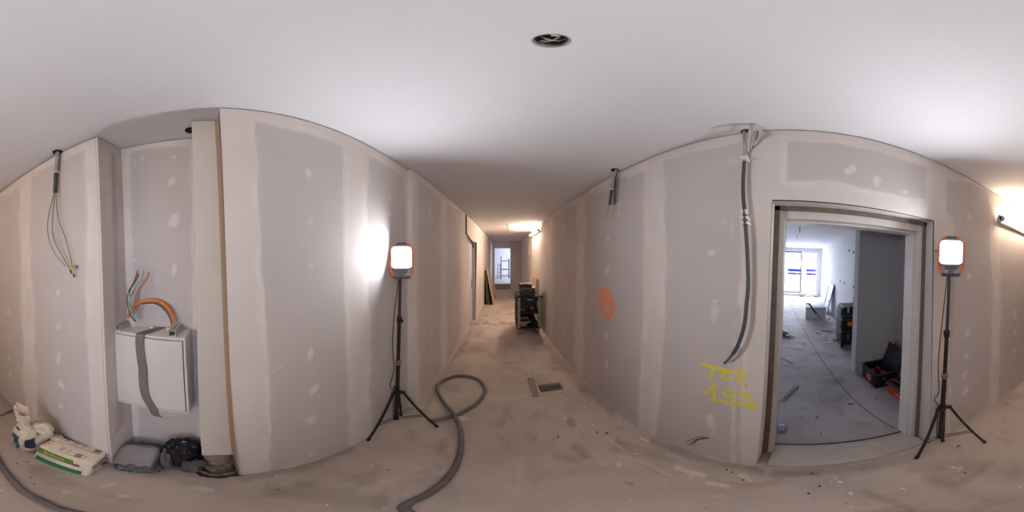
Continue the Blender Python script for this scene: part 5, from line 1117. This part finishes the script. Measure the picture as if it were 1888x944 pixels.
def drill(label, p, rot, m, s=1.0):
    tt = thing('power_drill', label, 'drill', p); R = Matrix.Rotation(rot, 3, 'Z')
    g = lambda a, b, c_: Vector(p) + R @ Vector((a * s, b * s, c_ * s))
    mb = MB(); mb.tube([g(-.06, 0, .03), g(.05, 0, .03)], .026 * s, 12); mb.build('motor_body', m, tt, bevel=.004)
    mb = MB(); mb.tube([g(.05, 0, .03), g(.09, 0, .03)], [.02 * s, .012 * s], 12); mb.build('chuck', BLACKP, tt)
    mb = MB(); mb.tube([g(-.03, 0, .03), g(-.05, .10, .024)], .018 * s, 10); mb.build('grip', BLACKP, tt)
    mb = MB(); mb.box(g(-.055, .12, .024), (.07 * s, .05 * s, .045 * s), Matrix.Rotation(rot, 4, 'Z')); mb.build('battery', m, tt, bevel=.004)
drill('pink-red drill inside the open black toolbox', inbox(.13, .20, .112) + Z * .008, .5, mat('tool_pink', (176, 34, 74), .45))
drill('orange-red tool at the front edge of the open black toolbox', inbox(.25, .10, .112) + Z * .008, 3.3, mat('tool_orangered', (206, 62, 34), .45), .8)
mb = MB(); 
for k in range(6): mb.tube(spline([inbox(.08 + .012 * k, .20, .118), inbox(.06 + .01 * k, .23, .13), inbox(.10 + .015 * k, .27, .12)], 4), .004, 6)
o = mb.build('cable_coil', mat('pale_cable', (170, 172, 176), .5), loc=inbox(.1, .22, .115)); tag(o, 'pale cable loops in the back of the open black toolbox', 'cable')
# red toolbox
t = thing('red_toolbox', 'open red toolbox with black rim beside the door frame', 'toolbox', (1.7, -1.2, RZ))
m0 = Vector((1.905, -1.035, 0)); vx = Vector((-.41, -.038, 0)).normalized(); vy = Vector((.0, -1, 0)); LX2, LY2, H2 = .50, .24, .165
openbox(t, m0, vx, vy, LX2, LY2, RZ, H2, RED)
mb = MB(); q0 = m0 + Z * (RZ + H2)
for (a0, a1, b0, b1) in ((-.008, LX2 + .008, -.010, .018), (-.008, LX2 + .008, LY2 - .018, LY2 + .010), (-.010, .02, .018, LY2 - .018), (LX2 - .02, LX2 + .01, .018, LY2 - .018)):
    mb.prism([q0 + vx * a0 + vy * b0 - Z * .03, q0 + vx * a1 + vy * b0 - Z * .03, q0 + vx * a1 + vy * b1 - Z * .03, q0 + vx * a0 + vy * b1 - Z * .03], Z * .065)
mb.build('black_rim', mat('rim_charcoal', (52, 52, 58), .4), t, bevel=.008)
mb = MB(); mb.prism([m0 + vx * .02 + vy * .02 + Z * (RZ + .15), m0 + vx * .48 + vy * .02 + Z * (RZ + .15), m0 + vx * .48 + vy * .22 + Z * (RZ + .15), m0 + vx * .02 + vy * .22 + Z * (RZ + .15)], Z * .008); mb.build('tray', RUBBER, t)
mb = MB(); mb.prism([m0 + vx * .16 - vy * .001 + Z * .05, m0 + vx * .30 - vy * .001 + Z * .05, m0 + vx * .30 - vy * .001 + Z * .085, m0 + vx * .16 - vy * .001 + Z * .085], -vy * .003); mb.build('badge', mat('badge_tan', (180, 150, 120), .6), t)
for k, (u, v, L3, rot, col, lb) in enumerate([(.09, .06, .16, .1, (160, 40, 36), 'dark red tool handle at the front of the red toolbox'), (.18, .175, .22, .0, (98, 98, 102), 'grey metal tool lying along the red toolbox'), (.30, .07, .20, .0, (40, 42, 48), 'black tool across the middle of the red toolbox'), (.38, .13, .12, .0, (110, 114, 120), 'steel tool at the back of the red toolbox')]):
    c = m0 + vx * u + vy * v + Z * (RZ + .205 + .0 * k); dd = Matrix.Rotation(rot, 3, 'Z') @ vx
    mb = MB(); mb.tube([c - dd * L3 / 2, c + dd * L3 * .1], .013, 8); mb.tube([c + dd * L3 * .1, c + dd * L3 / 2], .007, 8); o = mb.build('hand_tool', mat('tool_col_%d' % k, col, .4), loc=c); tag(o, lb, 'tool')
# room floor debris
def rflake(px, py, w_, h_, lab, col, name='offcut', cat='debris', group=None, hz=.006, n=6): 
    o = flake(px, py, w_, h_, name, mat('deb_%d_%d_%d' % col, col, .7), lab, cat, group, hz, RZ, n=n); return o
for a, b, w_, h_ in [(1507, 614.5, 8, 1.6), (1512, 616, 5, 1.2), (1519, 610.5, 11, 1.8), (1529, 612, 10, 2.2), (1523, 622.5, 6, 1.6), (1522, 628, 5, 1.4), (1539, 627, 10, 4), (1528, 588, 6, 2.5)]:
    rflake(a, b, w_, h_, 'dark thin strip offcut on the room floor before the trolley', (74, 70, 72), group='dark offcuts on the room floor')
for a, b, w_, h_ in [(1524, 631, 12, 3), (1532, 631, 7, 2.5)]: rflake(a, b, w_, h_, 'left, longer pale flat offcut before the tool trolley' if a < 1530 else 'right, shorter pale offcut before the tool trolley', (190, 186, 186), group='pale offcuts on the room floor')
for a, b, w_, h_ in [(1568, 745, 12, 1.6), (1506, 770, 6, 2), (1661, 759, 4, 3), (1677, 762, 3, 2.4), (1482, 634, 4, 1.5), (1514, 797, 4, 2), (1615, 735, 3, 1.4), (1636, 741, 2, 1.2), (1478, 770, 3, 1.4)]: rflake(a, b, w_, h_, 'tiny dark scrap on the room floor near the threshold', (66, 60, 62), group='dark scraps near the threshold', name='scrap')
a, b = PZ(1440, 741, RZ), PZ(1469.5, 710, RZ); mb = MB(); d_ = (b - a).normalized(); s_ = Vector((-d_.y, d_.x, 0)) * .014
mb.prism([a - s_, a + s_, b + s_, b - s_], (0, 0, .003)); mb.prism([a - s_, a - s_ * .8, b - s_ * .8, b - s_], (0, 0, .02)); mb.prism([a + s_ * .8, a + s_, b + s_, b + s_ * .8], (0, 0, .02)); o = mb.build('metal_profile', STEEL, loc=a); tag(o, 'short blue-grey metal profile offcut on the room floor', 'profile')
a, b = PZ(1437, 658, RZ), PZ(1462, 670, RZ); mb = MB(); mb.tube([a + Vector((0, 0, .006)), b + Vector((0, 0, .006))], .006, 6); o = mb.build('thin_rod', mat('rod_pale', (150, 148, 156), .5), loc=a); tag(o, 'thin pale rod lying on the room floor by the left door frame', 'rod')
f10 = soft(PZ(1440, 791, RZ) + Vector((0, 0, .012)), (.05, .02, 0), (-.02, .035, 0), (0, 0, .012), n=2.5, amp=.3, fr=3, seed=41); o = build_soft('crumpled_foil', f10, mat('foil_blue', (128, 136, 156), .3, .4, noise=.3, nscale=30), None, 12, loc=PZ(1440, 791, RZ)); tag(o, 'crumpled blue-grey foil on the room floor by the threshold', 'foil')
f11 = soft(PZ(1444, 616, RZ) + Vector((0, 0, .05)), (.12, .0, 0), (0, .10, 0), (0, 0, .05), n=2.4, amp=.3, fr=2.6, seed=43); o = build_soft('crumpled_bag', f11, mat('yellow_grey_film', (176, 178, 132), .5, noise=.4, nscale=12), None, 16, loc=PZ(1444, 616, RZ)); tag(o, 'crumpled yellowish bag at the left edge of the doorway view', 'bag')
c = PZ(1453, 621, RZ); mb = MB(); mb.tube([c + Vector((0, .05, .03)), c + Vector((0, -.06, .03))], .03, 12); mb.tube([c + Vector((0, -.06, .03)), c + Vector((-.02, -.14, .015))], .012, 8); o = mb.build('sealant_tube', mat('tube_pale', (196, 196, 198), .4), loc=c); tag(o, 'pale sealant tube beside the crumpled yellowish bag', 'tube')
for k, (px_, py_, ww) in enumerate([(1481, 544, 10), (1493, 544.5, 9), (1507, 544, 12)]):
    c = Vector((9.55, [-.28, -.62, -1.0][k], RZ)); mb = MB(); mb.span((c.x, c.y - .13, RZ), (c.x + .16, c.y + .13, RZ + .05 + .02 * (k == 2))); o = mb.build('packing_board', mat('wood_%d' % k, [(110, 90, 80), (196, 186, 176), (186, 158, 134)][k], .8), loc=c, bevel=.003); tag(o, ['dark flat board under the balcony window, left', 'pale flat board under the balcony window, middle', 'tan block under the balcony window by the right wall'][k], 'board')
p = PF(990, 600)
